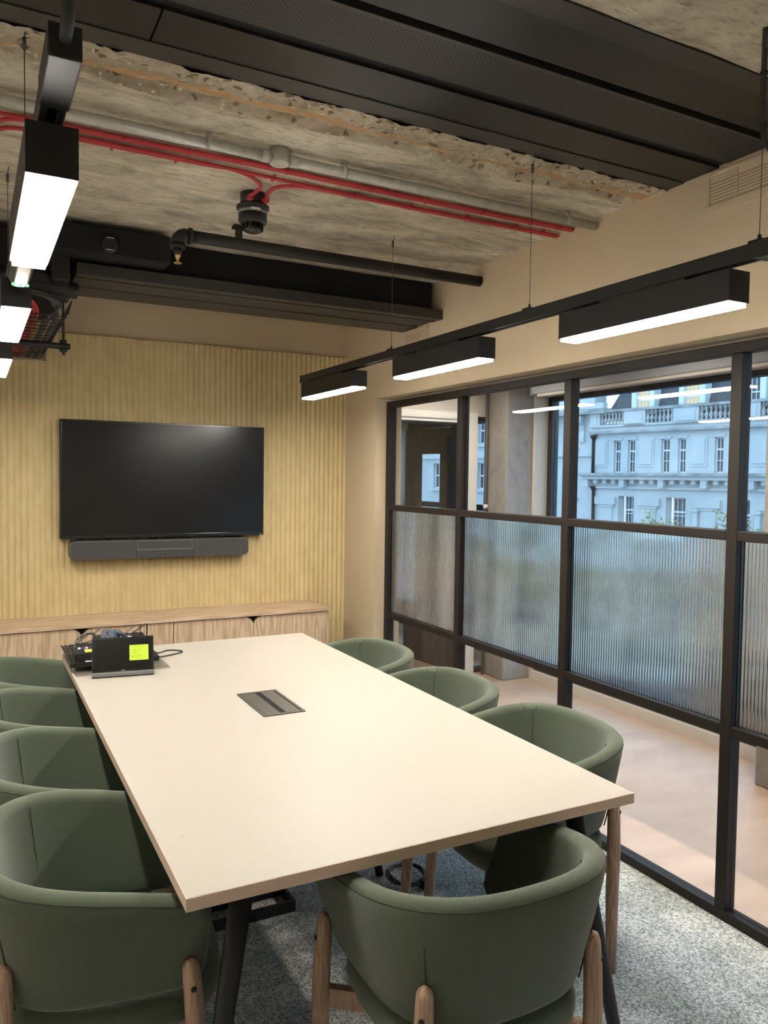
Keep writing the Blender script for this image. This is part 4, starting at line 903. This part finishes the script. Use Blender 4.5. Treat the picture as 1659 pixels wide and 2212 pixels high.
# mid cornice with dentils
fb_(-11, 6.1, 1.86, 2.0, 0, .75).build('cornice', 'stone_dirty', bd); fb_(-11, 5.9, 1.64, 1.86, 0, .55).build('cornice', 'stone', bd)
for k in range(26):
    s = 5.6-.62*k; big = k % 4 == 0
    fb_(s-(.17 if big else .13), s+(.17 if big else .13), 1.22 if big else 1.42, 1.66, 0, .48 if big else .38).build('dentil', 'stone', bd)
fb_(-11, 5.6, 1.12, 1.24, 0, .16).build('string_course', 'stone', bd); fb_(-11, 5.5, -3.1, -2.8, 0, .3).build('string_course', 'stone_dirty', bd)
for s in (4.6, 1.75, -1.75, -5.2):
    fb_(s-.85, s+.55, .20, .62, 0, .18).build('pilaster_cap', 'stone', bd); fb_(s-.7, s+.4, .05, .20, 0, .12).build('pilaster_cap', 'stone', bd); fb_(s-.6, s+.3, -2.8, .05, 0, .08).build('pilaster', 'stone', bd)
for s in (-1.3, -4.6): 
    m = fb_(s-.12, s+.12, -.75, .15, .08, .26); fb_(s-.18, s+.18, .0, .15, .08, .34, m); m.build('console_bracket', 'stone', bd)
# mansard roof with dormers
m = MB().add([O_+E_*5.0+N_*(-.5)+Z_*5.3, O_+E_*(-11)+N_*(-.5)+Z_*5.3, O_+E_*(-11)+N_*(-2.2)+Z_*10, O_+E_*2.9+N_*(-2.2)+Z_*10, O_+E_*5.0+N_*(-3.5)+Z_*5.3, O_+E_*2.9+N_*(-3.5)+Z_*10], [(0, 1, 2, 3), (0, 3, 5, 4)])
m.build('mansard_roof', 'slate', bd)
fb_(-11, 5.0, 5.2, 5.35, -4, -.3).build('gutter', 'slate', bd)
for k, (a, b, zt) in enumerate(((3.08, 1.62, 6.9), (.13, -1.38, 6.9), (-3.0, -4.58, 6.9), (-6.0, -7.5, 6.9))):
    m = MB(); fb_(b, b+.3, 5.3, zt+.3, -.9, -.25, m); fb_(a-.3, a, 5.3, zt+.3, -.9, -.25, m); fb_(b, a, zt, zt+.3, -.9, -.25, m); m.build('dormer_frame', 'sash', bd)
    fb_(b, a, 5.3, zt+.3, -2.2, -.9).build('dormer_cheek', 'slate', bd)
    sash(a-.3, b+.3, 5.4, zt, -.4, None, 4, ((.45, .03),), .06, 'lit_pane' if k < 2 else 'dark_pane')
MB().tube([O_+E_*5.36+N_*.12+Z_*4.1, O_+E_*5.36+N_*.12+Z_*1.95], .09, 8).tube([O_+E_*5.28+N_*.12+Z_*1.2, O_+E_*5.28+N_*.12+Z_*GZ], .09, 8).lathe(O_+E_*5.36+N_*.12+Z_*3.98, [(.10, 0), (.2, .16), (.2, .24)], 10).lathe(O_+E_*5.28+N_*.12+Z_*1.0, [(.10, 0), (.2, .16), (.2, .24)], 10).build('drainpipe', 'black', bd)
# left wing, standing further back and running on past the corridor
wg = thing('building', 'plain stone wing left of the balustraded building, seen past the concrete column', 'building', tuple(O_+E_*10+Vector((0, 0, GZ))))
bd_main = bd; bd = wg
ws = [(7.25, 6.68, 3.55, 5.0), (7.25, 6.68, .6, 2.35), (7.25, 6.68, -2.6, -.6)]
for s in (9.8, 12.9, 15.2, 17.4, 19.8, 22.6):
    for z_ in (4.0, .9, -2.4): ws.append((s, s-.75, z_, z_+1.8))
cols = sorted({(a, b) for a, b, _, _ in ws}, reverse=True); m = MB(); s = 27.0
for a, b in cols:
    fb_(a, s, GZ, 9, -1.2, -.1, m); z = GZ
    for (_, _, za_, zb_) in sorted([q for q in ws if q[0] == a], key=lambda q: q[2]): fb_(b, a, z, za_, -1.2, -.1, m); z = zb_
    fb_(b, a, z, 9, -1.2, -.1, m); s = b
fb_(5.5, s, GZ, 9, -1.2, -.1, m); m.build('stone_wall', 'stone', wg)
fb_(1.5, 7.5, 4, 13, -7, -6).build('rear_wall', 'stone', wg)
for a, b, z0_, z1_ in ws:
    sash(a, b, z0_, z1_, -.32, None, 2, ((.5, .05),), .07)
    m = fb_(b-.12, a+.12, z0_-.22, z0_-.05, -.1, .08); m.build('window_sill', 'stone', wg)
fb_(4.35, 9.0, 5.45, 5.75, -.1, .55).build('cornice', 'stone_dirty', wg); fb_(4.6, 9.0, 5.75, 6.1, -.1, .3).build('cornice', 'stone', wg); fb_(5.5, 27, 3.0, 3.15, -.1, .06).build('string_course', 'stone', wg)
for s in (6.3, 8.5, 15.6, 18.1):
    P = [(.0, 5.4), (.0, 3.85), (.16, 3.85), (.20, 4.1), (.14, 4.5), (.26, 4.85), (.50, 5.1), (.50, 5.4)]
    MB().prism(P, O_+E_*(s-.18)-N_*.1, N_, Z_, E_*.36).build('console_bracket', 'stone', wg)
    c = O_+E_*(s-.2)+N_*.32+Z_*5.05
    MB().tube([c, c+E_*.40], .15, 12).build('scroll', 'stone', wg)
bd = bd_main
MB().box((4.6, -40, GZ-.2), (120, 120, GZ)).build('ground_street', 'street', kind='structure')
m = MB().obox(O_+E_*(-30)+N_*.0+Z_*GZ, E_*90, N_*3.2, Z_*.15); m.build('ground_pavement', 'pave', kind='structure')
# own building: the wall of the block below the room, so the room does not hang in the air
MB().box((IX+.02, RY-.2, GZ), (IX+.2, 7.4, -.08)).build('wall_facade', 'stone', kind='structure')
# street trees, bare crowns with small leaves
def tree(c, hgt, seed, label):
    rr = random.Random(seed); t = thing('street_tree', label, 'tree', (c[0], c[1], GZ), 'street trees')
    c = Vector((c[0], c[1], GZ)); br_ = MB(); lf_ = MB(); top = c+Z_*(hgt-GZ)
    br_.tube([c, c+Z_*(hgt-GZ-3.2)+Vector((.1, 0, 0)), c+Z_*(hgt-GZ-1.5)], [.16, .09, .05], 8)
    for k in range(26):
        a = rr.uniform(0, 2*PI); z = hgt-GZ-rr.uniform(.6, 3.4); L_ = rr.uniform(.8, 2.0)
        p0 = c+Z_*(z-.5); p1 = p0+Vector((math.cos(a)*L_*.6, math.sin(a)*L_*.6, L_*.42)); p2 = p1+Vector((math.cos(a+.5)*L_*.5, math.sin(a+.5)*L_*.5, L_*.22))
        br_.tube(smooth_path([p0, p1, p2], 3), [.03, .025, .022, .016, .012, .008, .006], 5)
        for q in range(60):
            f = rr.uniform(.25, 1); b0_ = p1.lerp(p2, (f-.3)/.7) if f > .3 else p0.lerp(p1, f/.3)
            p = b0_+Vector((rr.gauss(0, .16), rr.gauss(0, .16), rr.gauss(0, .14)))
            u = Vector((rr.uniform(-1, 1), rr.uniform(-1, 1), rr.uniform(-1, 1))).normalized(); v = u.orthogonal().normalized(); s = rr.uniform(.06, .11)
            lf_.add([p-u*s, p+v*s*.55, p+u*s, p-v*s*.55], [(0, 1, 2, 3)])
    br_.build('branches', 'bark', t); lf_.build('foliage', 'leaf', t)
tree((21.0, 18.2), .45, 3, 'sparse leafy street tree in front of the stone building')
tree((21.6, 15.8), .6, 8, 'sparse leafy street tree at the right edge of the window view')
